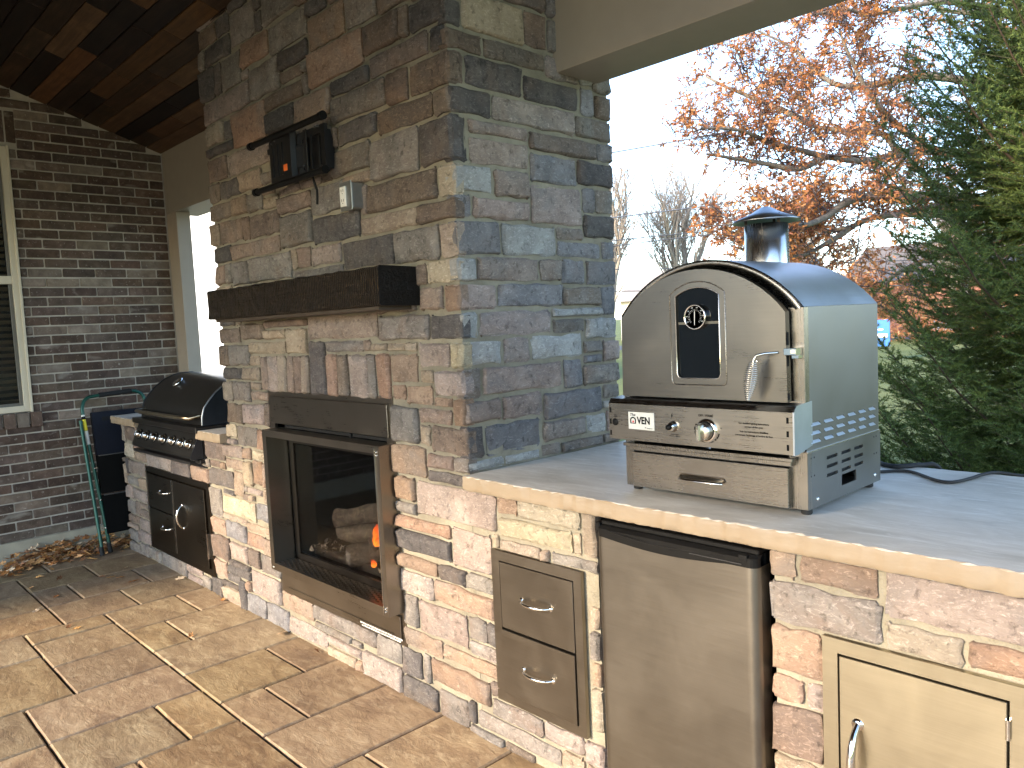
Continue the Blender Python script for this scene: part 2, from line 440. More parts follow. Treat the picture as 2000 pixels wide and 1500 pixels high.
# ================================================================ stone work
def stone_mesh(wd, hg, out, skirt, seed, side=False, rough=1.0, skl=None):
    """front grid stone; returns G in local coords centred on face centre"""
    rr = random.Random(seed); g = G()
    ins = min(.007, wd * .14, hg * .14)
    nx = max(1, min(5, int(wd / .06) + 1)); nz = max(1, min(3, int(hg / .06) + 1))
    i2 = ins * 1.7
    us = [0, ins, i2] + [i2 + (wd - 2 * i2) * k / nx for k in range(1, nx)] + [wd - i2, wd - ins, wd]
    vs2 = [0, ins, i2] + [i2 + (hg - 2 * i2) * k / nz for k in range(1, nz)] + [hg - i2, hg - ins, hg]
    tiltx = rr.uniform(-.006, .006); tiltz = rr.uniform(-.005, .005)
    cr = rr.uniform(.15, .5) * min(.03, hg * .35)
    P = []; nu = len(us); nv = len(vs2)
    amp = min(.0075, min(wd, hg) * .10) * rough
    for j, v in enumerate(vs2):
        for i, u in enumerate(us):
            e = i in (0, nu - 1) or j in (0, nv - 1)
            e2 = i in (1, nu - 2) or j in (1, nv - 2)
            du = dv = 0
            if i in (0, nu - 1): du = rr.uniform(-1, .35) * amp * (1 if i else -1)
            if j in (0, nv - 1): dv = rr.uniform(-1, .35) * amp * (1 if j else -1)
            if i in (0, nu - 1) and j in (0, nv - 1):
                du = -cr * (1 if i else -1) * .7; dv = -cr * (1 if j else -1) * .7
            o = out + tiltx * (u / wd - .5) * 2 + tiltz * (v / hg - .5) * 2 + rr.uniform(-.0035, .0035) * rough
            if e: o = out * .35 + rr.uniform(-.002, .003)
            elif e2: o -= .0025
            P.append((u + du - wd / 2, v + dv - hg / 2, o))
    def mp(p): return (p[2], p[0], p[1]) if side else (p[0], -p[2], p[1])
    ff = []
    for j in range(nv - 1):
        for i in range(nu - 1): ff.append((j * nu + i, j * nu + i + 1, (j + 1) * nu + i + 1, (j + 1) * nu + i))
    g.add([mp(p) for p in P], ff, True)
    per = [k for k in range(nu)] + [j * nu + nu - 1 for j in range(1, nv)] + [(nv - 1) * nu + k for k in range(nu - 2, -1, -1)] + [j * nu for j in range(nv - 2, 0, -1)]
    sk = skirt
    top = [P[k] for k in per]
    bot = []
    for p in top:
        s_ = sk
        if skl and p[0] < -wd / 2 + .02: s_ = skl
        bot.append((p[0], p[1], -s_))
    L_ = len(per)
    g.add([mp(p) for p in top + bot], [(k, L_ + k, L_ + (k + 1) % L_, (k + 1) % L_) for k in range(L_)], False)
    return g

def parse(s):
    o = []
    for t in s.split():
        a, b, c, d = [int(v) / 1000 for v in t[:-1].split(',')]; o.append((a, b, c, d, t[-1]))
    return o
def lay_front(lst, parent, yface=.004, left_edge=None, limit=300):
    lst = sorted(lst, key=lambda s: -(s[1] - s[0]) * (s[3] - s[2]))
    rs = random.Random(9)
    for k, (a, b, c, d, m_) in enumerate(lst):
        out = rs.uniform(.008, .020); sl = .12 if (left_edge is not None and a < left_edge + .03) else None
        g = stone_mesh(b - a, d - c, out, .03, k * 7 + int(a * 1000), skl=sl)
        link('stone', mesh_from('stone', g, SM[m_]), parent, ((a + b) / 2, yface + .006, (c + d) / 2))
def lay_side(lst, parent, xface, limit=None):
    rs = random.Random(19)
    lst = sorted(lst, key=lambda s: -(s[1] - s[0]) * (s[3] - s[2]))
    rest = G(); 
    for k, (a, b, c, d, m_) in enumerate(lst):
        out = rs.uniform(.010, .024)
        g = stone_mesh(b - a, d - c, out, .03, k * 5 + int(a * 1000) + 77, side=True)
        link('stone', mesh_from('stone', g, SM[m_]), parent, (xface - .008, (a + b) / 2, (c + d) / 2))

# surveyed stone faces in millimetres: x0,x1,z0,z1 and colour class
ST_LEFT="774,1058,628,717D 735,887,452,609G 735,912,360,443O 737,944,221,351N 736,895,120,211O 325,545,5,41M -596,-425,763,859N -656,-446,650,740C 703,970,769,865N -581,-266,543,632G -620,-394,462,521G -385,-250,455,534T -670,-552,366,451M -543,-250,368,447M -415,-250,265,320N -653,-450,204,256N -441,-251,180,256M -670,-490,75,151G -481,-264,96,172M -666,-482,-1,67G -474,-323,1,87G -314,-101,12,87G -93,316,10,99G 324,546,50,100M 554,657,4,78G -210,203,622,710M 212,486,622,711D 495,760,622,705O -438,-219,642,702T 666,821,-1,99D 829,1046,-1,76T 829,1025,84,111D 904,1046,120,161D -671,-501,159,196O -671,-529,264,350G -521,-424,264,360N -416,-251,328,360T -671,-629,460,601T -621,-590,530,641D 916,1057,594,619D -671,-629,609,641N 661,764,714,760G -438,-351,710,754O 773,916,726,760N 924,969,725,760O -671,-606,748,868T -416,-351,763,867O 661,694,768,864G"
ST_CHIM="1031,1242,2827,2911N 1251,1381,2827,2912D 1390,1640,2740,2887G 1649,1705,2740,2821D 1714,2010,2740,2906G 2019,2101,2732,2801N 2091,2239,2665,2724D 2248,2365,2666,2791N 2092,2358,2532,2657O 2367,2570,2532,2645G 2579,2762,2522,2605N 2475,2700,2408,2514N 2708,2750,2408,2512N 2759,2942,2408,2500D 2858,2935,2320,2394D 1756,2083,2605,2724G 1484,1748,2623,2731O 1100,1382,2728,2818D 1845,2074,2520,2597D 2084,2466,2388,2523O 1846,2026,2468,2512N 1553,1836,2461,2597G 1274,1476,2574,2719G 1196,1260,2574,2720D 1030,1187,2574,2719D 1037,1543,2461,2566M 1690,2020,2386,2452N 2235,2495,2320,2380D 2504,2848,2321,2399N 1945,2224,2271,2374O 1352,1680,2289,2452O 1689,1937,2286,2377D 1046,1248,2356,2452T 1256,1344,2355,2442G 1045,1344,2302,2347D 2233,2594,2218,2312G 2604,2728,2204,2313N 2736,2954,2204,2310N 2537,2854,2114,2196N 2863,2954,2112,2195N 2265,2528,2128,2209D 2481,2771,1959,2105G 2780,2955,1960,2104D 2204,2473,2017,2119G 1935,2206,2161,2262G 1716,1926,2148,2266N 1935,2196,2054,2152D 1724,1927,2054,2138N 1264,1708,2176,2278M 1035,1256,2182,2293N 1392,1603,2084,2167T 1162,1384,2083,2167D 1611,1716,2084,2139G 1032,1153,2080,2174N 1278,1440,1987,2075T 1449,1597,1982,2067G 1606,1748,1975,2029T 1756,2024,1933,2006N 2033,2277,1892,2006G 2286,2472,1970,2008O 2394,2438,1850,1962M 2446,2860,1849,1951N 2868,2955,1846,1951C 2750,2954,1770,1837N 2386,2742,1773,1840T 2031,2378,1775,1880D 1755,2022,1788,1924G 1458,1746,1862,1966N 1381,1449,1863,1973N 1131,1373,1871,1978N 1031,1270,1991,2070N 1032,1123,1871,1982T 1242,1735,1783,1854O 1057,1233,1781,1862D 1889,1990,1693,1780O 1998,2232,1692,1767M 2250,2591,1654,1764D 2600,2855,1646,1762G 2864,2955,1646,1761T 1431,1825,1659,1775G 1230,1422,1660,1772G 1040,1150,1675,1772O 1834,2240,1634,1684G 2780,2954,1564,1638C 2735,2859,1475,1554O 2868,2955,1466,1554O 2784,2955,1372,1458D 2472,2774,1374,1466G 1929,2456,1388,1482M 1528,1921,1447,1480N 1284,1517,1395,1475N 1526,1721,1395,1438T 1729,1916,1328,1438T 1030,1259,1383,1457N 1359,1721,1328,1386T 1126,1344,1272,1374G 1030,1118,1270,1375N 2072,2346,1332,1378G 2354,2396,1334,1379O 2640,2694,1332,1366T 2704,2875,1275,1363M 2884,2955,1274,1362C 1352,1449,1272,1319T 2531,2694,1219,1323O 2704,2780,1220,1267T 2788,2955,1179,1266M 1050,1255,1202,1262D 1263,1448,1201,1263T 1136,1331,1094,1192G 1030,1127,1090,1193T 1339,1517,1106,1149O 1458,1522,1158,1318O 1531,1629,1152,1318M 1637,1710,1153,1318T 1718,1773,1152,1318O 1782,1844,1153,1318N 1854,1916,1152,1320T 1925,2060,1153,1379D 2070,2145,1152,1323O 2154,2228,1153,1323N 2236,2372,1152,1324M 2382,2420,1152,1325G 2430,2519,1152,1326O 2528,2611,1156,1211O 2620,2770,1141,1211O 2687,2871,1079,1130O 1043,1231,979,1080N 1240,1473,985,1085M 1482,1518,985,1097N 1030,1135,905,970C 2514,2679,998,1132G 2687,2745,997,1071T 2753,2955,978,1071N 2885,2955,1079,1171O 2508,2713,876,988O 2722,2871,918,969O 2722,2927,870,910D 2514,2636,780,867O 2509,2637,728,770G 2645,3073,738,861M 2509,2830,673,719O 2508,2829,589,663D 2838,3040,584,721M 2509,2745,517,571O 2754,2907,517,574D 2509,2711,420,508M 2719,3049,429,508O 2509,2611,290,412G 2620,2895,290,412M 2904,2996,339,420G 2512,2747,214,281O 1515,1806,117,200O 1814,2316,134,200G 1575,1916,15,92M 1344,1567,5,108B 1124,1336,5,104B 1924,2202,54,92M 1189,1507,117,239M 1181,1300,254,348N 1308,1518,248,341G 1173,1376,357,430O 1188,1437,439,480T 1300,1440,510,594B 1242,1292,488,590C 1219,1390,635,663M 1292,1400,684,807O 1304,1451,815,856C 1144,1370,870,970G 978,1194,739,790O 1203,1284,671,796T 1066,1170,601,730T 913,1233,493,586C 921,1165,360,452B 976,1172,256,344M 917,1180,170,212D 2756,3044,228,276O 2678,3000,119,206O 2210,2484,0,106M 2495,2705,0,85D 2713,2876,-1,101G 1924,2146,-1,44T 2156,2201,-1,44O 1054,1115,0,150D 2886,2920,32,110D 2494,2616,94,199D 1814,2121,100,126G 2130,2201,100,126G 2625,2670,95,205G 2324,2485,114,199G 1124,1180,113,161O 953,1180,220,244D 1384,1517,349,430T 1446,1517,439,501D 896,1180,460,485T 1449,1517,509,616M 1179,1231,594,626N 1241,1291,599,626T 1399,1441,603,674T 1449,1517,624,736O 1179,1210,634,662G 1409,1440,683,804O 1449,1517,744,806O 979,1195,799,861M 1204,1284,804,861O 1460,1517,814,906D 1379,1451,864,964O 1031,1135,869,896M 1460,1517,914,976D 2879,2954,919,969G 2779,2876,1139,1171O 1339,1449,1157,1193T 2519,2631,1336,1364T 2406,2510,1336,1364T 1031,1211,1466,1576D 1221,1276,1466,1581G 2464,2706,1474,1630N 1286,1520,1484,1606M 1529,1726,1489,1616M 1736,1936,1490,1581N 1946,2231,1490,1566O 2240,2406,1490,1626O 2415,2455,1490,1606D 2716,2771,1562,1638N 1946,2231,1576,1626O 1031,1211,1586,1666T 1221,1276,1590,1651M 1736,1920,1590,1626G 1286,1411,1616,1651O 1420,1521,1616,1650O 2415,2455,1616,1644N 1529,1727,1626,1650D 1159,1221,1676,1773G 1834,1880,1692,1780T 2286,2385,1889,1961O 1758,1941,2015,2045M 1951,2116,2015,2045M 2125,2196,2014,2045N 1606,1716,2038,2076T 2214,2256,2127,2210N 2029,2074,2382,2460G 2034,2074,2469,2511G 2770,2954,2509,2591N 1484,1545,2574,2615M 2770,2954,2600,2681M 2579,2761,2614,2716T 2374,2570,2654,2736M 2770,2954,2690,2771O 2579,2761,2726,2811M 1031,1091,2727,2818G 2109,2240,2732,2836D 2374,2570,2746,2866M 2770,2954,2780,2881O 2249,2365,2799,2876T 2019,2100,2810,2926O 2579,2761,2820,2906D 1649,1701,2830,2926D 2109,2240,2846,2926T 2374,2570,2875,3000D 2249,2365,2886,3000T 2770,2954,2890,3000M 1389,1571,2895,3000D 1580,1640,2895,2995G 1710,1871,2915,3000G 1879,2010,2915,3000O 2579,2761,2915,3000G 1031,1365,2920,3000M 1649,1701,2936,3000T 2019,2240,2936,3000D"
ST_RIGHT="2915,3054,520,575G 2929,3320,34,90G 3256,3418,107,164M 3328,3415,10,98T 3427,3500,97,165M 3465,3500,520,584T 3465,3500,426,510G 3465,3500,348,417O 3465,3500,210,340C 3082,3172,805,868O 3180,3439,805,867C 3448,3500,729,868T 3090,3404,729,795C 3413,3439,729,795C 3089,3270,685,720T 3280,3308,685,720O 3318,3500,685,720G 4036,4099,795,867O 4108,4288,794,868O 4035,4289,690,786G 4297,4623,760,868M 4298,4448,691,751T 4456,4636,698,752O 4035,4162,570,681O 4036,4114,500,560O 4122,4162,500,561M 4035,4162,373,491N 2886,3056,-1,24G 3065,3200,-1,24N 3424,3499,-1,88O 4036,4251,-1,86M 4260,4431,-1,89G 4439,4711,-1,76D 4720,5021,-1,111G 5029,5201,-1,136D 4573,4711,84,206T 4036,4162,96,186G 3009,3247,99,161G 4720,4901,120,241D 4909,5020,120,226N 5029,5201,146,231G 3009,3069,169,220N 4036,4162,194,286T 4573,4711,216,306N 4909,5020,234,326O 5029,5201,239,341O 4720,4901,249,356M 2904,3069,284,331G 4036,4162,296,364T 4573,4711,314,421O 4909,5020,334,426G 3004,3069,339,420D 5029,5201,349,461G 4720,4901,364,496G 4573,4711,429,566N 4909,5020,436,566M 5029,5201,469,591D 4720,4901,504,636N 4573,4711,574,690T 4909,5020,574,656T 5029,5200,599,726N 4720,4901,644,746T 4909,5020,664,766D 3049,3081,686,730T 4644,4711,698,844G 5029,5151,734,811G 5160,5201,734,854D 4720,4901,754,859T 4909,5020,774,867M 5029,5151,819,867G"
ST_SIDE="78,356,2388,2514C 0,68,2389,2474D 263,470,2524,2592N 364,470,2391,2514N 0,156,2317,2380N 164,460,2316,2379N 0,71,2207,2309N 79,337,2208,2308D 346,631,2204,2289D 650,721,2194,2298B 729,824,2194,2282N 0,186,2112,2198D 194,606,2109,2196M 615,825,2107,2186G 0,70,1956,2103D 79,357,2056,2101M 80,356,1956,2046M 366,727,2030,2098N 736,825,2030,2099B 366,607,1917,2022B 616,823,1930,2022D 0,176,1858,1947W 185,349,1854,1947M 0,74,1776,1850B 82,349,1775,1845M 357,632,1771,1908M 641,706,1828,1922B 716,819,1827,1922G 641,820,1731,1819D 0,196,1653,1767B 206,480,1654,1763W 488,630,1719,1763G 488,734,1654,1711B 743,825,1653,1723B 0,79,1562,1644W 88,382,1565,1645M 391,500,1566,1646G 508,635,1551,1645B 644,823,1552,1645B 0,169,1469,1554M 178,500,1472,1556B 509,724,1471,1543G 733,814,1431,1544B 446,724,1432,1463W 446,622,1373,1423G 631,816,1342,1423W 88,437,1374,1460M -1,80,1370,1460W 0,181,1280,1361W 190,320,1278,1366M 329,604,1279,1365W 613,718,1289,1334G 726,821,1249,1332M 613,717,1248,1280B -1,80,1169,1271G 89,484,1173,1270M 492,597,1162,1270B 606,824,1163,1240G 717,823,1100,1155G 0,164,1085,1161M 174,370,1079,1165M 378,707,1056,1154B 89,352,964,1070B 372,597,974,1048G 607,726,970,1047W 0,80,964,1076D 362,458,922,966G 466,700,922,961G 176,347,922,954W -1,168,922,955W 709,826,921,958G 734,826,966,1053M 716,826,1062,1092W 729,826,2291,2428G 468,641,2298,2382M 649,721,2306,2423W 479,641,2391,2508G 649,721,2432,2563B 729,826,2438,2548M -1,70,2482,2553W 479,641,2517,2603B 79,201,2523,2623B 210,254,2523,2613M 729,826,2557,2693G -1,70,2562,2683G 649,721,2572,2683W 264,470,2601,2723G 479,641,2612,2743G 210,256,2622,2738B 79,201,2632,2758M -1,70,2692,2828G 649,721,2692,2778W 729,826,2702,2818W 264,470,2732,2863B 210,256,2747,2848M 479,641,2752,2838B 79,201,2767,2858G 649,721,2787,2920B 729,826,2827,2920B -1,70,2838,2920G 479,641,2847,2920G 210,256,2858,2920G 79,201,2867,2920W 264,391,2872,2920G 399,470,2872,2920M"
def lay(front, side, parent, xface=None, left_edge=None, limit=296):
    items = [(s, False) for s in front] + [(s, True) for s in side]
    items.sort(key=lambda q: -(q[0][1] - q[0][0]) * (q[0][3] - q[0][2]))
    rs = random.Random(9); rest = []
    for k, ((a, b, c, d, m_), sd_) in enumerate(items):
        out = rs.uniform(.008, .021)
        sl = .12 if (left_edge is not None and not sd_ and a < left_edge + .03) else None
        g = stone_mesh(b - a, d - c, out, .03, k * 7 + int(a * 1000), side=sd_, skl=sl)
        loc = (xface - .008, (a + b) / 2, (c + d) / 2) if sd_ else ((a + b) / 2, .010, (c + d) / 2)
        if k < limit: link('stone', mesh_from('stone', g, SM[m_]), parent, loc)
        else: rest.append((g, loc, m_))
    if rest:
        keys = sorted(SM); me = bpy.data.meshes.new('small_stones'); vs_ = []; fs = []; mi = []; sm = []
        pl = WLOC[parent.name]
        for g, loc, m_ in rest:
            n = len(vs_); vs_ += [tuple(Vector(p) + Vector(loc) - pl) for p in g.v]
            fs += [tuple(i + n for i in f) for f in g.f]; mi += [keys.index(m_)] * len(g.f); sm += g.sm
        me.from_pydata(vs_, [], fs)
        for kk in keys: me.materials.append(SM[kk])
        me.polygons.foreach_set('material_index', mi); me.polygons.foreach_set('use_smooth', sm); me.update()
        link('small_stones', me, parent, pl, kind='stuff')

# ---------------------------------------------------------------- chimney
chim = thing('stone_chimney', 'tall stacked stone fireplace chimney with soldier stones over the firebox', 'chimney', (1.99, .4, 0))
g = G()
CX0, CX1, CY0, CY1 = 1.045, 2.942, .012, .812
g.box(CX0, 1.519, CY0, CY1, -.3, 2.95); g.box(2.507, CX1, CY0, CY1, -.3, 2.95)
g.box(1.519, 2.507, CY0, CY1, -.3, .202); g.box(1.519, 2.507, CY0, CY1, 1.152, 2.95)
g.box(1.519, 2.507, .62, CY1, .202, 1.152)
g.box(CX0 + .05, CX1 - .05, .05, .78, 2.95, 4.6)
obj('mortar', g, MORTAR, chim)
lay([s for s in parse(ST_CHIM) if s[2] < 2.93], parse(ST_SIDE), chim, 2.942 + .006, 1.03)

# ---------------------------------------------------------------- fireplace insert
fp = thing('gas_fireplace', 'bronze framed glass fronted gas fireplace with glowing logs', 'fireplace', (2.01, 0, .2))
def rect(a, b, c, d): return [(a, c), (b, c), (b, d), (a, d)]
g = G(); g.ring(rect(1.505, 2.52, .198, 1.165), rect(1.56, 2.47, .30, 1.05), 'xz', .022, .006)
obj('surround', g, STEELD, fp)
g = G(); g.box(1.547, 2.497, -.006, .012, 1.008, 1.135, .002); g.box(1.547, 2.497, .012, .05, 1.128, 1.135)
obj('hood_panel', g, STEELD, fp)
g = G(); g.box(1.547, 2.497, -.002, .006, .215, .315, .002); g.box(1.6, 2.45, -.006, -.001, .232, .236)
obj('lower_panel', g, STEELD, fp)
g = G()
g.ring(rect(1.563, 2.513, .332, .985), rect(1.598, 2.482, .366, .955), 'xz', -.062, -.052)
g.ring(rect(1.563, 2.513, .332, .985), rect(1.566, 2.510, .335, .982), 'xz', -.052, .012)
g.ring(rect(1.598, 2.482, .366, .955), rect(1.596, 2.484, .364, .957), 'xz', -.052, .04)
df = obj('door_frame', g, STEELD, fp)
g = G(); g.box(2.484, 2.487, -.066, -.062, .34, .975); 
for z in (.352, .365, .95, .962): g.lathe([(0, -.0665), (.003, -.066), (.003, -.061)], (2.4975, 0, z), 'y', 8)
obj('hinge_strip', g, CHROME, df)
# inner window and firebox
g = G(); g.ring(rect(1.60, 2.48, .352, .945), rect(1.645, 2.44, .395, .915), 'xz', .045, .058)
inner = obj('inner_frame', g, STEELK, fp)
gm = NT('fireplace_glass'); gm.b.inputs['Base Color'].default_value = (.75, .73, .7, 1); gm.b.inputs['Roughness'].default_value = .03
gm.b.inputs['Transmission Weight'].default_value = 1.0; gm.b.inputs['IOR'].default_value = 1.22
gm.b.inputs['Specular IOR Level'].default_value = .5
g = G(); g.box(1.65, 2.435, .050, .053, .40, .91)
obj('glass', g, gm.m, fp)
g = G()
FB = M('firebox_liner', (.012, .011, .010), .5, .3, bump=.2)
for bx_ in ((1.58, 1.60, .06, .58, .34, .96), (2.48, 2.50, .06, .58, .34, .96), (1.60, 2.48, .56, .58, .34, .96), (1.60, 2.48, .06, .56, .34, .36), (1.60, 2.48, .06, .56, .94, .96)): g.box(*bx_)
obj('firebox', g, FB, fp)
g = G()
for k in range(9):
    for i in range(30): 
        if (i + k) % 2 == 0: g.box(1.60 + i * .0285, 1.60 + i * .0285 + .021, -.045 + k * .010, -.045 + k * .010 + .004, .366, .3685)
obj('louver', g, STEELK, fp, kind=None)
g = G(); g.box(1.60, 2.48, -.05, .045, .352, .360)
obj('louver_shelf', g, BLACKM, fp)
g = G(); g.box(1.54, 1.61, .03, .05, .985, 1.01); g.box(1.505, 2.505, .03, .05, .985, 1.012); g.box(2.18, 2.19, .02, .03, .98, 1.01)
obj('vent_gap', g, DARK, fp)
def bark():
    t = NT('ceramic_log'); v = t.coords(True, (1, 1, 1)); n1 = t.noise(v, 30, 7, .75, 1.0)
    c = t.ramp(n1, [(.36, (.02, .016, .012)), (.5, (.045, .036, .028)), (.66, (.13, .105, .08))])
    t.l(c, t.b.inputs['Base Color']); t.b.inputs['Roughness'].default_value = .9
    t.l(t.bump(n1, 1.0, .012), t.b.inputs['Normal']); return t.m
BARK = bark()
def log(p, q, r, seed):
    rr = random.Random(seed); p = Vector(p); q = Vector(q); pts = [p.lerp(q, k / 8) + Vector((0, rr.uniform(-.004, .004), rr.uniform(-.004, .004))) for k in range(9)]
    g = G(); g.tube(pts, [r * rr.uniform(.86, 1.1) for _ in pts], 14); obj('log', g, BARK, fp)
log((1.86, .13, .575), (2.24, .30, .65), .042, 1)
log((1.80, .20, .50), (2.36, .26, .53), .058, 2)
log((2.03, .075, .445), (2.30, .34, .50), .048, 3)
log((2.12, .14, .50), (2.38, .40, .70), .036, 4)
g = G(); g.box(1.68, 2.44, .10, .13, .385, .425, .004); obj('burner_tray', g, FB, fp)
g = G(); rr = random.Random(4)
for _ in range(330):
    x = rr.uniform(1.66, 2.42); y = rr.uniform(.09, .33); z = .405 + rr.uniform(0, .035) + (.03 if y > .2 else 0); s_ = rr.uniform(.008, .017)
    pv = [(x + rr.uniform(-1, 1) * s_, y + rr.uniform(-1, 1) * s_, z + rr.uniform(-1, 1) * s_) for _ in range(5)]
    g.add(pv, [(0, 1, 2), (0, 2, 3), (0, 3, 1), (4, 2, 1), (4, 3, 2), (4, 1, 3)])
obj('ember_rocks', g, M('ember_rock', (.12, .105, .09), .9, var=.6), fp, kind='stuff')
fl = NT('flame'); e = fl.n('ShaderNodeEmission'); 
tc = fl.coords(False, (1, 1, 1), 'Generated'); sx = fl.n('ShaderNodeSeparateXYZ'); fl.l(tc, sx.inputs[0])
fl.l(fl.ramp(sx.outputs[2], [(0, (1, .26, .03)), (.4, (1, .15, .015)), (.9, (.4, .04, .01))]), e.inputs[0]); e.inputs[1].default_value = .45
tr = fl.n('ShaderNodeBsdfTransparent'); mx = fl.n('ShaderNodeMixShader'); 
fl.l(fl.ramp(fl.noise(tc, 3, 3, .5, .5), [(.3, (.15, .15, .15)), (.65, (.9, .9, .9))]), mx.inputs[0]); fl.l(tr.outputs[0], mx.inputs[1]); fl.l(e.outputs[0], mx.inputs[2]); fl.l(mx.outputs[0], fl.out.inputs[0])
for (x, y, z, h, r) in ((2.175, .13, .505, .085, .024), (2.135, .15, .53, .06, .014), (2.22, .16, .48, .13, .026), (2.20, .085, .43, .030, .012)):
    g = G(); rr = random.Random(int(x * 1000)); pts = []; rs_ = []
    for k in range(9):
        u = k / 8; pts.append((x + math.sin(u * 5 + x * 40) * .012 * u, y, z + h * u)); rs_.append(max(.001, r * math.sin(math.pi * min(1, .22 + u * .78)) ** .9))
    g.tube(pts, rs_, 12); obj('flame', g, fl.m, fp)
# etched maker letters and the warning strip as flat print
text('FMI', 1.585, -.0632, .344, .010, df, WHITEP)
for k, (tx, sz) in enumerate((('CAUTION: HOT WHILE IN OPERATION. DO NOT TOUCH. KEEP CHILDREN', .0088), ('CLOTHING AND FURNITURE AWAY. CONTACT MAY CAUSE SKIN BURNS', .0082))):
    text(tx, 2.36, -.004, .2245 - k * .010, sz, fp, WHITEP, bold=.0002)

# ---------------------------------------------------------------- mantel
def mantel_mat():
    t = NT('dark_hewn_timber'); v = t.coords(False)
    wv = t.n('ShaderNodeTexWave', wave_type='BANDS', bands_direction='X'); wv.inputs['Scale'].default_value = 26; wv.inputs['Distortion'].default_value = 3.0; wv.inputs['Detail'].default_value = 3; wv.inputs['Detail Scale'].default_value = 2.5
    t.l(v, wv.inputs[0])
    gv = t.coords(False, (1.2, 9, 9)); n2 = t.noise(gv, 6, 6, .7, 1.2)
    f = t.mix(.45, wv.outputs['Fac'], n2)
    c = t.ramp(f, [(.38, (.004, .003, .0025)), (.60, (.009, .006, .004)), (.76, (.06, .038, .02)), (.90, (.16, .105, .055))])
    t.l(c, t.b.inputs['Base Color']); t.b.inputs['Roughness'].default_value = .42; t.b.inputs['Specular IOR Level'].default_value = .25
    b = t.bump(wv.outputs['Fac'], .8, .006); b = t.bump(n2, 1.0, .012, b); t.l(b, t.b.inputs['Normal']); return t.m
mt = thing('mantel_shelf', 'dark hewn timber beam mantel fixed across the stone chimney', 'mantel', (2.01, -.08, 1.56))
g = G(); rr = random.Random(8)
xs = [1.303 + (2.723 - 1.303) * k / 40 for k in range(41)]
prof = [(.012, 1.498), (-.153, 1.497), (-.160, 1.503), (-.161, 1.540), (-.160, 1.585), (-.160, 1.624), (-.153, 1.631), (.012, 1.632)]
vv = []
for i, x in enumerate(xs):
    for (y, z) in prof: vv.append((x, y + rr.uniform(-.003, .003), z + rr.uniform(-.003, .003)))
n = len(prof); ff = []
for i in range(len(xs) - 1):
    for k in range(n - 1): ff.append((i * n + k, (i + 1) * n + k, (i + 1) * n + k + 1, i * n + k + 1)[::-1])
ff.append(tuple(range(n))[::-1]); ff.append(tuple((len(xs) - 1) * n + k for k in range(n)))
g.add(vv, ff); obj('beam', g, mantel_mat(), mt)
g = G(); g.box(1.34, 2.69, -.142, .01, 1.484, 1.496); obj('support_cleat', g, M('cleat_timber', (.05, .035, .022), .6), mt)
# end grain with radial cracks on the right end
g = G(); rr = random.Random(3); cy, cz = -.07, 1.56
for k in range(11):
    a_ = rr.uniform(0, 6.28); L_ = rr.uniform(.02, .055); w_ = rr.uniform(.0008, .0018)
    p0 = (cy + math.cos(a_) * .006, cz + math.sin(a_) * .006); p1 = (cy + math.cos(a_) * L_, cz + math.sin(a_) * L_); nx_, nz_ = -math.sin(a_) * w_, math.cos(a_) * w_
    g.add([(2.7238, p0[0] + nx_, p0[1] + nz_), (2.7238, p0[0] - nx_, p0[1] - nz_), (2.7238, p1[0], p1[1])], [(0, 1, 2)])
obj('end_crack', g, DARK, mt)

# ---------------------------------------------------------------- tv mount, cable, outlet
tv = thing('tv_wall_mount', 'black steel tv wall bracket with two long rails and orange sticker', 'bracket', (1.98, -.02, 2.12))
for z in (2.232, 2.033):
    g = G(); xa, xb = (1.68, 2.295) if z > 2.1 else (1.70, 2.285)
    g.tube([(xa, -.075, z), (xb, -.075, z)], .0125, 12); g.tube([(xa - .004, -.075, z), (xa + .018, -.075, z)], .0165, 12); g.tube([(xb - .018, -.075, z), (xb + .004, -.075, z)], .0165, 12)
    obj('rail', g, BLACKP, tv)
g = G(); g.box(1.835, 2.03, -.068, -.055, 2.035, 2.235, .003); g.box(1.80, 1.86, -.06, -.03, 2.175, 2.20, .002); g.box(1.82, 1.87, -.06, -.03, 2.04, 2.066, .002)
for x in (1.86, 1.90, 1.94): g.box(x, x + .012, -.072, -.068, 2.07, 2.20)
left_plate = obj('bracket_plate', g, BLACKM, tv)
g = G(); g.ring(rect(2.045, 2.255, 2.035, 2.215), rect(2.085, 2.225, 2.065, 2.185), 'xz', -.05, -.035)
g.box(2.10, 2.125, -.056, -.05, 2.03, 2.22, .002); g.box(2.15, 2.16, -.056, -.05, 2.06, 2.19); g.box(2.19, 2.205, -.046, -.03, 2.05, 2.18, .001)
obj('bracket_plate', g, BLACKM, tv)
g = G(); g.box(2.034, 2.036, -.078, -.05, 2.02, 2.24); obj('hinge_edge', g, M('worn_steel', (.10, .10, .10), .4, .8), tv)
g = G(); g.box(2.06, 2.24, -.034, .0, 2.05, 2.20); g.box(1.98, 2.10, -.055, -.03, 2.08, 2.17, .003); obj('wall_plate', g, BLACKM, tv)
g = G(); 
for (x, z) in ((2.235, 2.205), (2.215, 2.205), (1.86, 2.21), (1.89, 2.216), (2.115, 2.075), (1.915, 2.045), (2.245, 2.05)): g.lathe([(0, -.060), (.004, -.058), (.004, -.05)], (x, -.012, z), 'y', 8)
obj('bolt', g, M('worn_steel', (.1, .1, .1), .4, .8), tv)
g = G(); g.box(1.953, 1.985, -.0695, -.0685, 2.082, 2.108); obj('sticker', g, M('orange_sticker', (.75, .16, .03), .5), tv)
g = G(); g.tube([(2.13, -.045, 2.06), (2.135, -.04, 2.02), (2.142, -.032, 1.98), (2.138, -.03, 1.955), (2.134, -.03, 1.925)], .005, 8)
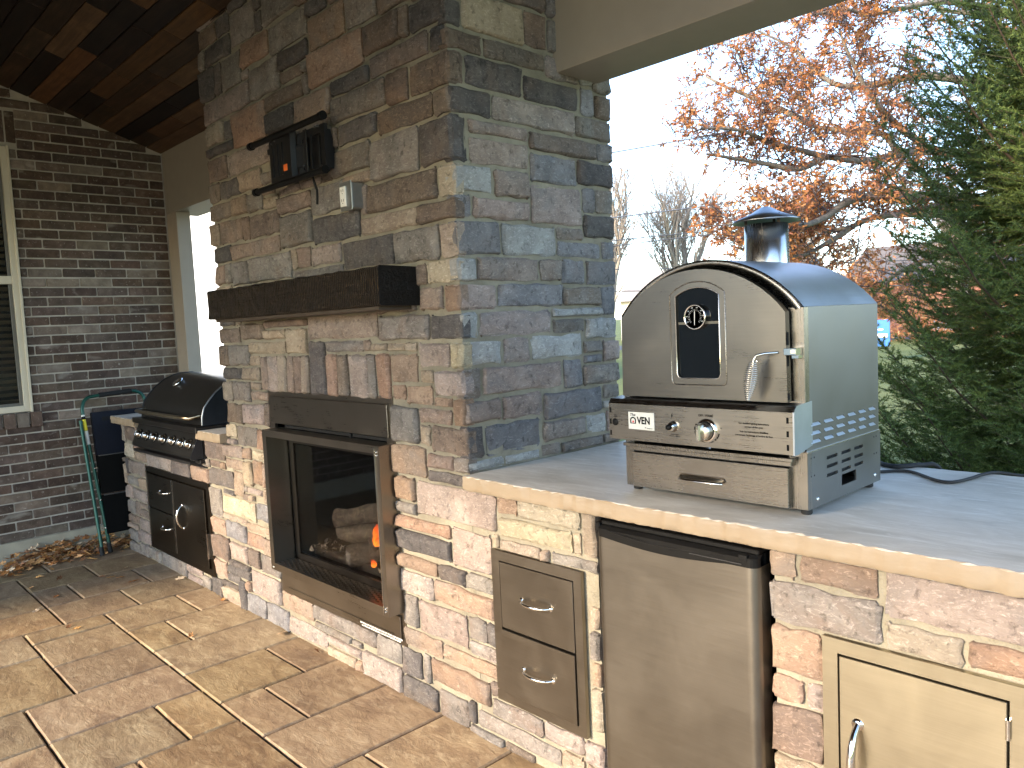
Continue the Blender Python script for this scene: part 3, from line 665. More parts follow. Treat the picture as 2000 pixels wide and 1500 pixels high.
cbl = obj('hanging_cable', g, BLACKP, None, (2.13, -.045, 2.06), 'short black cable hanging loose below the tv bracket', None, 'cable')
ot = thing('power_outlet', 'grey metal outlet box with white receptacle on the chimney', 'outlet', (2.375, 0, 1.92))
g = G(); g.box(2.345, 2.418, -.048, .01, 1.872, 1.968, .004); obj('box', g, M('zinc', (.42, .43, .42), .38, .9), ot)
g = G(); g.box(2.338, 2.422, -.052, -.048, 1.866, 1.974, .002); cp = obj('cover_plate', g, M('zinc', (.42, .43, .42), .38, .9), ot)
g = G(); g.box(2.350, 2.388, -.058, -.052, 1.882, 1.956, .002); rc = obj('receptacle', g, M('white_plastic', (.78, .77, .72), .4, var=.03), cp)
g = G()
for z in (1.900, 1.936):
    g.box(2.361, 2.363, -.0586, -.058, z, z + .01); g.box(2.374, 2.376, -.0586, -.058, z, z + .01); g.lathe([(0, -.0586), (.002, -.0585), (.002, -.058)], (2.3685, 0, z - .006), 'y', 8)
obj('slot', g, BLACKI, cp)

# ================================================================ countertops
def slab(name, parent, x0, x1, y0, y1, z0, z1, seed, loc=None):
    rr = random.Random(seed); g = G()
    n = max(4, int((x1 - x0) / .016)); zs = [z0, z0 + .004, z0 + (z1 - z0) * .35, z0 + (z1 - z0) * .7, z1 - .003, z1]
    wob = [rr.uniform(-.0022, .0022) for _ in range(n + 1)]
    vv = []
    for i in range(n + 1):
        x = x0 + (x1 - x0) * i / n
        for k, z in enumerate(zs):
            o = wob[i] * 1.6 + rr.uniform(-.0034, .0034)
            if k in (0, 5): o += .004
            if k == 4: o += .001
            vv.append((x, y0 + o, z + (rr.uniform(-.0015, .001) if k == 5 else 0)))
    m_ = len(zs); ff = []
    for i in range(n):
        for k in range(m_ - 1): ff.append((i * m_ + k, (i + 1) * m_ + k, (i + 1) * m_ + k + 1, i * m_ + k + 1))
    g.add(vv, ff, True)
    # top
    ny = max(2, int((y1 - y0) / .05)); tv_ = []; 
    for i in range(n + 1):
        p = vv[i * m_ + m_ - 1]
        for j in range(ny + 1):
            if j == 0: tv_.append(p)
            else: tv_.append((p[0], p[1] + (y1 - p[1]) * j / ny, z1 + rr.uniform(-.0004, .0004)))
    g.add(tv_, [(i * (ny + 1) + j, (i + 1) * (ny + 1) + j, (i + 1) * (ny + 1) + j + 1, i * (ny + 1) + j + 1) for i in range(n) for j in range(ny)], True)
    g.add([(x0, y0 + .004, z0), (x1, y0 + .004, z0), (x1, y1, z0), (x0, y1, z0)], [(0, 3, 2, 1)])
    g.add([(x0, y0 + .002, z0), (x0, y0 + .002, z1), (x0, y1, z1), (x0, y1, z0)], [(0, 1, 2, 3)])
    g.add([(x1, y0 + .002, z0), (x1, y0 + .002, z1), (x1, y1, z1), (x1, y1, z0)], [(3, 2, 1, 0)])
    g.add([(x0, y1, z0), (x0, y1, z1), (x1, y1, z1), (x1, y1, z0)], [(0, 1, 2, 3)])
    return obj(name, g, SLAB, parent, loc)
def slab_mat():
    t = NT('honed_sandstone'); v = t.coords(False, (1, 2.2, 2.6)); n1 = t.noise(v, 2.6, 8, .68, .8); v2 = t.coords(False, (1, 5, 6)); n2 = t.noise(v2, 7, 9, .76, .8)
    c = t.ramp(n1, [(.3, (.42, .375, .305)), (.5, (.56, .51, .43)), (.72, (.66, .615, .53))])
    c = t.mix(t.ramp(n2, [(.50, (0, 0, 0)), (.68, (.7, .7, .7))]), c, (.74, .71, .64))
    v3 = t.coords(False); n3 = t.noise(v3, 120, 3, .6)
    c = t.mix(t.ramp(n3, [(.72, (0, 0, 0)), (.78, (.5, .5, .5))]), c, (.65, .62, .55))
    # cut edge mixed to tan, stone colour plus warm light painted in; top paler
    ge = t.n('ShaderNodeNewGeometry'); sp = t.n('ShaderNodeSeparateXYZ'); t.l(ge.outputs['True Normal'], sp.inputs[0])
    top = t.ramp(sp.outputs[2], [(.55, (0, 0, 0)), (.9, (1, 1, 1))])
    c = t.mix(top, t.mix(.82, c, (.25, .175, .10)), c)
    t.l(c, t.b.inputs['Base Color'])
    rg = t.ramp(n1, [(.3, (.48, .48, .48)), (.7, (.6, .6, .6))]); t.l(rg, t.b.inputs['Roughness']); t.b.inputs['Specular IOR Level'].default_value = .35
    b = t.bump(t.noise(v3, 16, 6, .65), .35, .004); b = t.bump(n2, .2, .002, b); t.l(b, t.b.inputs['Normal']); return t.m
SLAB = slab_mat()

# right counter
rc_ = thing('stone_counter', 'long stone clad outdoor kitchen counter with sandstone top right of the chimney', 'counter', (4.5, .4, 0))
g = G()
g.box(2.944, 3.496, .012, .80, -.3, .869); g.box(4.043, 6.6, .012, .80, -.3, .869)
g.box(3.496, 4.043, .70, .80, -.3, .869)
obj('mortar', g, MORTAR, rc_)
g = G(); g.box(3.496, 3.499, .03, .70, 0, .868); g.box(4.040, 4.0428, .03, .70, 0, .868); g.box(3.499, 4.040, .69, .699, 0, .868); g.box(3.499, 4.040, .03, .69, .862, .868)
obj('niche_lining', g, DARK, rc_)
lay(parse(ST_RIGHT), [], rc_)
# return edges of the stones beside the fridge niche
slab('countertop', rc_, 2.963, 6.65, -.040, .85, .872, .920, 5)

# left counter
lc = thing('grill_counter', 'short stone clad counter holding the built-in grill left of the chimney', 'counter', (.18, .4, 0))
g = G(); g.box(-.655, -.24, .012, .80, -.3, .870); g.box(.72, 1.043, .012, .80, -.3, .870); g.box(-.24, .72, .012, .80, -.3, .70); g.box(-.24, .72, .60, .80, .70, .87)
obj('mortar', g, MORTAR, lc)
lay(parse(ST_LEFT), [], lc, None, -.67)
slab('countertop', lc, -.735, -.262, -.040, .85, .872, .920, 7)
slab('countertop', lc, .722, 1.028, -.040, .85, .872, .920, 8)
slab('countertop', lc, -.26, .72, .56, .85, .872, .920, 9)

# ================================================================ grill
HOODM = M('dark_grill_steel', (.055, .052, .050), .30, .9, bump=.04, bscale=6, var=.25)
gr = thing('built_in_grill', 'dark built-in gas grill with domed lid and row of chrome knobs', 'grill', (.25, .2, .92))
prof = [(-.002, .940), (.0, .985), (.014, 1.034), (.043, 1.072), (.082, 1.114), (.148, 1.163), (.203, 1.186), (.254, 1.196), (.33, 1.197), (.41, 1.16), (.46, 1.08), (.47, .94)]
g = G(); vv = []; xs = (-.214, .721)
for x in xs: vv += [(x, y, z) for y, z in prof]
n = len(prof)
g.add(vv, [(k, n + k, n + k + 1, k + 1) for k in range(n - 1)], True)
lid = obj('lid', g, HOODM, gr)
for x0_, x1_ in ((-.226, -.212), (.719, .733)):
    g = G(); g.prism([(y if y > .01 else y - .004, z + (.004 if z > 1 else 0)) for y, z in prof], 'yz', x0_, x1_)
    obj('lid_end_cap', g, M('grill_side', (.05, .058, .072), .30, .85, var=.1), gr)
g = G(); g.tube([(.735, y - .005, z + .004) for y, z in prof[:9]], .005, 8); obj('lid_trim', g, M('worn_steel_trim', (.35, .35, .35), .35, 1), gr)
g = G(); pts = [(-.16, .0, .995), (-.155, -.055, .985)] + [(-.15 + .99 * .85 * k / 8, -.060 - .012 * math.sin(math.pi * k / 8), .982 + .004 * math.sin(math.pi * k / 8)) for k in range(1, 8)] + [(.69, -.055, .985), (.695, .0, .995)]
g.tube(pts, .0115, 10); obj('handle', g, M('dull_bronze_steel', (.35, .30, .22), .3, 1), lid)
g = G(); g.lathe([(0, .0), (.036, .001), (.038, .006), (.03, .012), (.0, .012)], (0, 0, 0), 'z', 20)
# round temperature gauge on the lid
tg = mesh_from('temperature_gauge', g, CHROME); o = link('temperature_gauge', tg, gr, (.075, .125, 1.150)); o.rotation_euler = (R(38), 0, 0)
g = G(); g.box(-.255, .745, -.045, .50, .918, .938, .003); g.box(-.262, .752, -.052, -.040, .906, .938, .003); obj('shelf_lip', g, HOODM, gr)
g = G(); g.prism([(-.012, .915), (-.070, .775), (-.066, .762), (.02, .762), (.02, .915)], 'yz', -.248, .700); g.box(-.25, .715, .0, .05, .76, .915)
obj('control_panel', g, HOODM, gr)
g = G(); g.prism([(-.008, .915), (-.074, .775), (-.070, .758), (-.0, .758)], 'yz', .700, .708); obj('panel_end', g, M('grill_side', (.05, .058, .072), .3, .85), gr)
g = G(); g.box(-.258, .66, -.062, .02, .728, .744, .002); g.box(.60, .73, -.03, .02, .735, .755, .002); obj('drip_tray', g, BLACKM, gr)
tilt = math.atan2(.058, .14)
for i, x in enumerate((-.165, -.035, .10, .245, .385, .52, .63)):
    big = i not in (4,)
    k = link('knob', None, gr, (x, -.047, .838)) if False else None
    g = G(); g.lathe([(.0, .024), (.018, .024), (.021, .014), (.021, .0)], (0, 0, 0), 'z', 16); g.box(-.003, .003, -.016, .016, .024, .030, .001)
    g.lathe([(.021, .004), (.027, .004), (.027, .0)], (0, 0, 0), 'z', 16)
    me = mesh_from('knob', g, CHROME); o = link('knob', me, gr, (x, -.045, .838)); o.rotation_euler = (R(90) - tilt, 0, 0)
    g = G(); g.lathe([(.0275, .0035), (.034, .0035), (.034, -.001)], (0, 0, 0), 'z', 18)
    me = mesh_from('bezel', g, BLACKP); b_ = link('bezel', me, gr, (x, -.045, .838)); b_.rotation_euler = (R(90) - tilt, 0, 0)

# cabinet below the grill
cb = thing('grill_cabinet', 'dark steel cabinet with two drawers and one door under the grill', 'cabinet', (.24, 0, .36))
CABM = brushed('dark_cabinet_steel', (.085, .070, .055), .30)
g = G(); g.ring(rect(-.249, .735, .10, .624), rect(-.214, .70, .135, .592), 'xz', .004, -.004); g.box(-.214, .70, .002, .012, .135, .592)
obj('frame', g, CABM, cb)
def pull(parent, p0, p1, out, r, name='handle'):
    a_ = Vector(p0); b_ = Vector(p1); g = G(); pts = []; rs_ = []
    for k in range(13):
        u = k / 12; q = a_.lerp(b_, u); q.y -= out * (math.sin(math.pi * u) ** .55); pts.append(q); rs_.append(r * (.8 + .35 * math.sin(math.pi * u)))
    g.tube(pts, rs_, 10)
    for q in (a_, b_): g.lathe([(0, -.004), (r * 1.5, -.003), (r * 1.7, .002)], (q.x, q.y, q.z), 'y', 12)
    return obj(name, g, CHROME, parent)
g = G(); g.box(-.208, .212, -.014, .002, .372, .586, .002); d_ = obj('drawer_front', g, CABM, cb); pull(d_, (.02 - .01, -.014, .494), (.135, -.014, .494), .026, .0055)
g = G(); g.box(-.208, .212, -.014, .002, .141, .366, .002); d_ = obj('drawer_front', g, CABM, cb); pull(d_, (.012, -.014, .272), (.130, -.014, .272), .026, .0055)
g = G(); g.box(.228, .692, -.014, .002, .141, .586, .002); d_ = obj('door', g, CABM, cb); pull(d_, (.36, -.014, .452), (.36, -.014, .318), .034, .0065)
g = G()
for x in (-.2095, .2125, .2255): g.box(x - .002, x + .002, -.0165, -.012, .142, .585)
g.box(.70, .704, -.02, -.004, .20, .34)
obj('edge_trim', g, M('bright_edge', (.55, .53, .5), .25, 1.0), cb)

# ================================================================ drawers beside the fireplace
du = thing('twin_drawer_unit', 'stainless steel unit of two drawers set in the stone wall', 'drawer unit', (3.25, 0, .43))
DR = brushed('drawer_steel', (.25, .225, .19), .33)
g = G(); g.ring(rect(3.053, 3.444, .177, .684), rect(3.090, 3.414, .206, .652), 'xz', .006, -.008); obj('frame', g, DR, du)
g = G(); g.box(3.085, 3.42, .006, .02, .2, .66); obj('recess', g, DARK, du)
for z0_, z1_, zh, yy in ((.431, .649, .544, -.010), (.209, .425, .318, -.014)):
    g = G(); g.box(3.093, 3.411, yy, .006, z0_, z1_, .0012); d_ = obj('drawer_front', g, DR, du)
    pull(d_, (3.190, yy, zh), (3.318, yy, zh), .030, .0052)

# ================================================================ fridge
fr = thing('mini_fridge', 'small stainless fridge with black handle strip in counter niche', 'fridge', (3.78, .25, 0))
FD = brushed('fridge_steel', (.235, .215, .185), .38, 'x', .08, .03)
g = G(); xa, xb = 3.530, 4.022; nx = 24
def ftop(u): return .817 - .013 * math.sin(math.pi * min(1, max(0, (u - .05) / .8))) if .05 < u < .85 else .817
top = [(xa + (xb - xa) * k / nx, ftop(k / nx)) for k in range(nx + 1)]
secx = []
# door skin with rounded right and left sides
def ysk(x):
    e = min(x - xa, xb - x); r_ = .022
    return -.034 + (r_ - math.sqrt(max(0, r_ * r_ - (r_ - e) ** 2)) if e < r_ else 0)
xsv = sorted(set([xa, xa + .002, xa + .005, xa + .010, xa + .016, xa + .022] + [xa + .03 + (xb - xa - .06) * k / 16 for k in range(17)] + [xb - .022, xb - .016, xb - .010, xb - .005, xb - .002, xb]))
vv = []
for x in xsv:
    u = (x - xa) / (xb - xa); vv += [(x, ysk(x), .05), (x, ysk(x), ftop(u))]
g.add(vv, [(2 * i, 2 * i + 2, 2 * i + 3, 2 * i + 1) for i in range(len(xsv) - 1)], True)
g.add([(xb, -.012, .05), (xb, .03, .05), (xb, .03, .817), (xb, -.012, .817)], [(0, 1, 2, 3)])
g.add([(xa, -.012, .05), (xa, .03, .05), (xa, .03, .817), (xa, -.012, .817)], [(3, 2, 1, 0)])
door = obj('door', g, FD, fr)
g = G(); vv = []
for x in xsv:
    u = (x - xa) / (xb - xa); y = ysk(x)
    vv += [(x, y - .001, ftop(u) - .0015), (x, y - .002, .838), (x, y + .010, .846), (x, .03, .846)]
g.add(vv, [(4 * i + k, 4 * i + 4 + k, 4 * i + 5 + k, 4 * i + 1 + k) for i in range(len(xsv) - 1) for k in range(3)], False)
g.box(xa + .012, xb - .002, -.020, .03, .846, .858, .002); g.box(xa - .003, xa + .012, -.030, .0, .825, .852, .002)
g.tube([(xa + .05 + k * .012, -.036 - .002 * math.sin(k * .2), .836 - .012 * math.sin(math.pi * k / 30)) for k in range(31)], .0022, 6)
g.box(xb - .045, xb - .022, -.0375, -.03, .832, .846, .001)
obj('handle_strip', g, BLACKP, door)
g = G(); g.box(3.84, 3.985, -.0385, -.0365, .8215, .8235, .0005)
obj('handle_edge', g, M('strip_edge', (.05, .05, .05), .3), door)
g = G(); g.box(xa + .006, xb - .012, .03, .50, .03, .850, .004); obj('cabinet_body', g, BLACKP, fr)
g = G(); g.box(xa + .03, xa + .06, .03, .06, .0, .03); g.box(xb - .06, xb - .03, .03, .06, .0, .03); g.box(xa + .03, xa + .06, .44, .47, .0, .03); g.box(xb - .06, xb - .03, .44, .47, .0, .03); obj('foot', g, BLACKP, fr)

# ================================================================ access door at right
ad_ = thing('access_door', 'single stainless steel access door in counter right of the fridge', 'access door', (4.37, 0, .4))
AD = brushed('door_steel', (.50, .45, .34), .32)
g = G(); g.ring(rect(4.165, 4.565, .10, .688), rect(4.199, 4.531, .134, .656), 'xz', .006, -.008); obj('frame', g, AD, ad_)
g = G(); g.box(4.195, 4.535, .006, .02, .13, .66); obj('recess', g, DARK, ad_)
g = G(); g.box(4.2035, 4.5265, -.010, .006, .139, .6515, .0012); d_ = obj('door_panel', g, AD, ad_)
pull(d_, (4.243, -.010, .508), (4.243, -.010, .33), .040, .0085)
for z in (.60, .20):
    g = G(); g.tube([(4.529, -.013, z - .02), (4.529, -.013, z + .02)], .0045, 8); obj('hinge', g, CHROME, ad_)

# ================================================================ pizza oven
ov = thing('pizza_oven', 'stainless countertop gas pizza oven with arched roof and short chimney pipe', 'oven', (3.812, .31, .92))
OX0, OX1, OY0, OY1 = 3.543, 4.083, .102, .528
OCX = (OX0 + OX1) / 2
def arch(x0, x1, zs, za, n=24, corner=None):
    """points of a shallow arch from left to right; chord x0..x1 at zs, apex za"""
    h = za - zs; c = (x1 - x0) / 2; r = (c * c + h * h) / (2 * h); zc = za - r; a0 = math.asin(c / r)
    return [((x0 + x1) / 2 + r * math.sin(-a0 + 2 * a0 * k / n), zc + r * math.cos(-a0 + 2 * a0 * k / n)) for k in range(n + 1)]
# body shell: sides + arched roof
top = arch(OX0, OX1, 1.424, 1.556)
g = G()
vv = [(x, OY0, z) for x, z in top] + [(x, OY1, z) for x, z in top]; n = len(top)
g.add(vv, [(k, k + 1, n + k + 1, n + k) for k in range(n - 1)], True)
obj('roof', g, STEELY, ov)
OSIDE = brushed('oven_side_steel', (.22, .22, .22), .40, 'z')
def punched(name, yz0, yz1, x, holes, mat, parent, thick=.002, inward=-1):
    """side sheet in plane x with rectangular rounded slots; built as a grid with cells left open"""
    y0, z0 = yz0; y1, z1 = yz1
    ys = sorted(set([y0, y1] + [v for h in holes for v in (h[0], h[1])])); zs = sorted(set([z0, z1] + [v for h in holes for v in (h[2], h[3])]))
    g = G(); idx = {}
    vv = []
    for j, z in enumerate(zs):
        for i, y in enumerate(ys): idx[(i, j)] = len(vv); vv.append((x, y, z))
    ff = []
    for j in range(len(zs) - 1):
        for i in range(len(ys) - 1):
            cy, cz = (ys[i] + ys[i + 1]) / 2, (zs[j] + zs[j + 1]) / 2
            if any(h[0] < cy < h[1] and h[2] < cz < h[3] for h in holes): continue
            ff.append((idx[(i, j)], idx[(i + 1, j)], idx[(i + 1, j + 1)], idx[(i, j + 1)]))
    g.add(vv, ff)
    for (a, b, c, d) in holes:
        xi = x + inward * .006
        q = [(x, a, c), (x, b, c), (x, b, d), (x, a, d), (xi, a, c), (xi, b, c), (xi, b, d), (xi, a, d)]
        g.add(q, [(0, 4, 5, 1), (1, 5, 6, 2), (2, 6, 7, 3), (3, 7, 4, 0)])
    return obj(name, g, mat, parent)
holes = []
for (a, b) in ((.122, .172), (.197, .242), (.266, .308), (.333, .374), (.399, .438), (.463, .500)):
    for z in (1.096, 1.117, 1.138): holes.append((a, b, z, z + .0075))
up_ = punched('side_panel', (OY0, 1.076), (OY1, 1.4235), OX1, holes, OSIDE, ov)
for (a, b, c, d) in holes:
    g = G(); g.add([(OX1 + .004, a, c + .0), (OX1 + .004, b, c), (OX1 - .004, b, d), (OX1 - .004, a, d)], [(0, 1, 2, 3)])
    obj('louver_flap', g, M('pale_louver_steel', (.85, .88, .92), .35, 1.0, var=.02), up_)
g = G(); g.box(OX0, OX0 + .002, OY0, OY1, 1.076, 1.4235); obj('side_panel', g, OSIDE, ov)
g = G(); g.prism([(OX0, 1.07), (OX1 - .0005, 1.07)] + [(x, z - .001) for x, z in top][::-1], 'xz', OY1 - .002, OY1); obj('back_panel', g, OSIDE, ov)
lh = []
for (a, b) in ((.202, .262), (.286, .340), (.362, .415)):
    for z in (1.002, 1.024, 1.046): lh.append((a, b, z, z + .008))
lh.append((.285, .372, .966, .994))
LX = OX1 + .003
punched('base_side', (OY0 - .002, .938), (OY1 + .002, 1.078), LX, lh, OSIDE, ov, inward=-1)
g = G(); g.box(OX0, OX0 + .002, OY0, OY1, .938, 1.078); g.box(OX0 + .01, OX1 - .03, OY1 - .002, OY1, .938, 1.078); obj('base_side', g, OSIDE, ov)
g = G(); g.box(OX1 - .03, LX - .0065, OY0 + .01, OY1 - .002, 1.0, 1.15); obj('inner_void', g, DARK, ov)
g = G(); g.box(OX0 + .003, LX - .002, OY0 + .02, OY1, .9385, .941); obj('base_floor', g, OSIDE, ov)
g = G(); g.box(OX1 - .001, LX + .001, OY0 - .002, OY1 + .002, 1.0765, 1.0790); obj('seam_edge', g, M('bright_edge', (.8, .8, .8), .25, 1.0), ov)
g = G()
for y in (.118, .135, .488, .503):
    for z in (1.062 if y < .2 else 1.064, 1.018): g.lathe([(0, LX + .0012), (.0022, LX + .0008), (.0026, LX)], (0, y, z), 'x', 8)
obj('rivet', g, BLACKM, ov)
g = G()
for y, z in ((.150, .957), (.492, .958)): g.lathe([(0, LX + .003), (.004, LX + .0025), (.0052, LX)], (0, y, z), 'x', 12)
obj('screw', g, CHROME, ov)
# front frame: rolled rim following the arch
rim_o = arch(OX0, OX1, 1.424, 1.556); rim_i = arch(3.575, 4.043, 1.410, 1.528)
g = G(); vv = []; n = len(rim_o)
mid = [((a[0] + b[0]) / 2, (a[1] + b[1]) / 2) for a, b in zip(rim_o, rim_i)]
rows = [(rim_o, OY0), ([(a[0] * .93 + b[0] * .07, a[1] * .93 + b[1] * .07) for a, b in zip(rim_o, rim_i)], OY0 - .003), (mid, OY0 - .001), (rim_i, OY0 + .018)]
for pts, y in rows: vv += [(x, y, z) for x, z in pts]
g.add(vv, [((r_ + 1) * n + k, (r_ + 1) * n + k + 1, r_ * n + k + 1, r_ * n + k) for r_ in range(3) for k in range(n - 1)], True)
obj('arch_rim', g, STEEL, ov)
g = G(); g.box(4.043, OX1 + .0005, OY0 - .001, OY0 + .02, 1.18, 1.4235, .001); g.box(OX0 - .0005, 3.575, OY0 - .001, OY0 + .02, 1.18, 1.4235, .001)
g.box(4.040, LX + .0005, OY0 - .002, OY0 + .02, .938, 1.0785, .001); g.box(OX0 - .001, 3.572, OY0 - .002, OY0 + .02, .938, 1.0785, .001)
g.box(3.572, 4.055, OY0 - .022, OY0 + .0, 1.044, 1.056, .0015); g.box(3.555, 4.062, OY0 - .03, OY0 - .004, 1.056, 1.066, .0015)
obj('front_post', g, STEELV, ov)
g = G(); g.prism([(3.575, 1.19), (4.043, 1.19)] + rim_i[::-1], 'xz', OY0 + .016, OY0 + .018); obj('front_backing', g, DARK, ov)
# door with window opening
DX0, DX1, DZ0, DY = 3.560, 4.052, 1.199, .074
def dense(poly, n): return poly
outer = [(DX0, DZ0), (DX1, DZ0)] + arch(DX0 + .004, DX1 - .002, 1.4145, 1.5325, 20)[::-1]
WX0, WX1, WZ0 = 3.746, 3.873, 1.2535
inner_w = [(WX0 + .006, WZ0), (WX1 - .006, WZ0), (WX1, WZ0 + .006)] + arch(WX0, WX1, 1.466, 1.4855, 16)[::-1] + [(WX0, WZ0 + .006)]
def door_face(g, outer, inner, y):
    """bridge two loops with different counts by angle"""
    cx, cz = (WX0 + WX1) / 2, 1.37
    A = [(x, y, z) for x, z in outer]; B = [(x, y, z) for x, z in inner]
    import mathutils.geometry as mg
    tri = mg.tessellate_polygon([[Vector((p[0], p[2], 0)) for p in A], [Vector((p[0], p[2], 0)) for p in B]])
    g.add(A + B, [t if True else t for t in tri])
g = G(); door_face(g, outer, inner_w, DY)
na = len(outer)
g.add([(x, DY, z) for x, z in outer] + [(x, DY + .020, z) for x, z in outer], [(i, (i + 1) % na, na + (i + 1) % na, na + i) for i in range(na)])
nb = len(inner_w)
g.add([(x, DY, z) for x, z in inner_w] + [(x, DY + .008, z) for x, z in inner_w], [((i + 1) % nb, i, nb + i, nb + (i + 1) % nb) for i in range(nb)])
dr = obj('door', g, brushed('oven_door_steel', (.215, .205, .185), .30), ov)
def scale_loop(loop, d, z0off=None):
    cx, cz = (WX0 + WX1) / 2, 1.37
    return [(x + d * (1 if x > cx else -1), z + d * (1 if z > cz else -1)) for x, z in loop]
def offset_tube(loop, d, r, name, mat):
    g = G(); cx = (WX0 + WX1) / 2; L_ = [(WX0 - d + .012, WZ0 - d), (WX1 + d - .012, WZ0 - d), (WX1 + d - .004, WZ0 - d + .003), (WX1 + d, WZ0 - d + .012)] + arch(WX0 - d, WX1 + d, 1.466 + d * .25, 1.4855 + d * .85, 16)[::-1] + [(WX0 - d, WZ0 - d + .012), (WX0 - d + .004, WZ0 - d + .003)]
    L_.append(L_[0]); L_.append(L_[1]); g.tube([(x, DY - r * .15, z) for x, z in L_], r, 8, cap=False); return obj(name, g, mat, dr)
offset_tube(inner_w, .0185, .0016, 'pressed_bead', STEEL); offset_tube(inner_w, .0015, .0014, 'window_lip', CHROME)
gg = NT('oven_glass'); gg.b.inputs['Base Color'].default_value = (.006, .007, .008, 1); gg.b.inputs['Roughness'].default_value = .04; gg.b.inputs['Specular IOR Level'].default_value = .3
g = G(); g.prism(scale_loop(inner_w, .004), 'xz', DY + .006, DY + .008); gl_ = obj('window_glass', g, gg.m, dr)
# thermometer
gc = (3.8065, 1.411)
g = G(); g.lathe([(.0295, .006), (.0325, -.001), (.0325, -.007), (.0300, -.0085), (.0285, -.0055)], (gc[0], DY, gc[1]), 'y', 32, cap=False); th = obj('thermometer', g, CHROME, dr)
g = G(); g.lathe([(0, -.0045), (.0290, -.0045)], (gc[0], DY, gc[1]), 'y', 32); g.lathe([(0, .0), (.0295, .0), (.0295, .006)], (gc[0], DY, gc[1]), 'y', 32); obj('dial', g, BLACKI, th)
g = G()
for k in range(21):
    a_ = R(-135 + 13.5 * k); r0_, r1_ = (.0165, .0205) if k % 2 else (.0155, .0205)
    s_, c_ = math.sin(a_), math.cos(a_); w_ = .0003
    g.add([(gc[0] + s_ * r0_ + c_ * w_, DY - .0052, gc[1] + c_ * r0_ - s_ * w_), (gc[0] + s_ * r1_ + c_ * w_, DY - .0052, gc[1] + c_ * r1_ - s_ * w_), (gc[0] + s_ * r1_ - c_ * w_, DY - .0052, gc[1] + c_ * r1_ + s_ * w_), (gc[0] + s_ * r0_ - c_ * w_, DY - .0052, gc[1] + c_ * r0_ + s_ * w_)], [(0, 1, 2, 3)])
g.add([(gc[0] - .0014, DY - .0056, gc[1] + .0145), (gc[0] + .0010, DY - .0056, gc[1] + .0145), (gc[0] - .0005, DY - .0056, gc[1] - .021), (gc[0] - .0018, DY - .0056, gc[1] - .021)], [(0, 1, 2, 3)])
obj('dial_marks', g, WHITEP, th)
for k, tx in enumerate(('100', '200', '300', '400', '500', '600', '700', '800')):
    a_ = R(-120 + 34 * k); text(tx, gc[0] + math.sin(a_) * .0245, DY - .0053, gc[1] + math.cos(a_) * .0245, .0036, th, WHITEP)
# pale bar in front of the glass, a painted reflection of an inner shelf
g = G(); g.box(WX0 + .004, WX1 - .004, DY + .0045, DY + .0055, 1.392, 1.3985); obj('inner_shelf_reflection_bar', g, M('faint_steel', (.16, .15, .12), .4, .5), dr).name = 'inner_shelf'
# latch and spring handle
g = G(); g.tube([(4.030, DY - .002, 1.318), (4.012, DY - .030, 1.3175), (3.996, DY - .040, 1.314), (3.991, DY - .042, 1.304), (3.982, DY - .044, 1.255), (3.974, DY - .044, 1.205)], .0032, 8); hd = obj('handle', g, CHROME, dr)
g = G(); pts = []; rs0 = []
NT_ = 19
for k in range(NT_ * 12 + 1):
    u = k / (NT_ * 12); a_ = 2 * math.pi * k / 12; rr_ = .005 + .0125 * math.sin(math.pi * min(1, u * .9 + .1)) ** 1.1
    cxp = 3.990 - .016 * u; czp = 1.300 - .092 * u
    pts.append((cxp + rr_ * math.cos(a_), DY - .043 + rr_ * math.sin(a_), czp))
g.tube(pts, .0013, 5); obj('spring_grip', g, CHROME, hd)
g = G(); g.box(4.046, 4.078, DY - .004, OY0 - .002, 1.3115, 1.3285, .001); g.box(4.062, 4.080, DY + .004, OY0, 1.303, 1.3115, .0008); lt = obj('latch', g, CHROME, ov)
g = G(); g.box(4.064, 4.0775, DY - .0055, DY - .0035, 1.315, 1.3255, .0005); obj('latch_plate', g, WHITEP if False else M('pale_steel', (.8, .8, .75), .25, 1), lt)
g = G()
for z0_, z1_ in ((1.335, 1.366), (1.285, 1.310), (1.205, 1.221)): g.box(4.0522, 4.0526, DY + .002, DY + .011, z0_, z1_)
obj('door_slot', g, DARK, dr)
# chimney pipe and cap
PX, PY = 3.812, .436
g = G(); g.lathe([(.0605, 1.535), (.0605, 1.664), (.0585, 1.664), (.0585, 1.535)], (PX, PY, 0), 'z', 40, cap=False); obj('chimney_pipe', g, brushed('pipe_steel', (.74, .71, .67), .26, 'z', .04), ov)
g = G(); g.lathe([(.0585, 1.56), (.0, 1.56)], (PX, PY, 0), 'z', 24); obj('pipe_inside', g, DARK, ov)
g = G(); g.lathe([(.0, 1.715), (.012, 1.7135), (.046, 1.694), (.092, 1.676), (.094, 1.670), (.090, 1.671), (.046, 1.688), (.0, 1.706)], (PX, PY, 0), 'z', 40); cp_ = obj('rain_cap', g, M('rain_cap_steel', (.32, .33, .36), .30, 1.0, var=.05), ov)
g = G()
for a_ in (R(215), R(335), R(95)): x, y = PX + .056 * math.cos(a_), PY + .056 * math.sin(a_); g.box(x - .004, x + .004, y - .001, y + .001, 1.62, 1.69)
obj('cap_strut', g, STEELK, cp_)
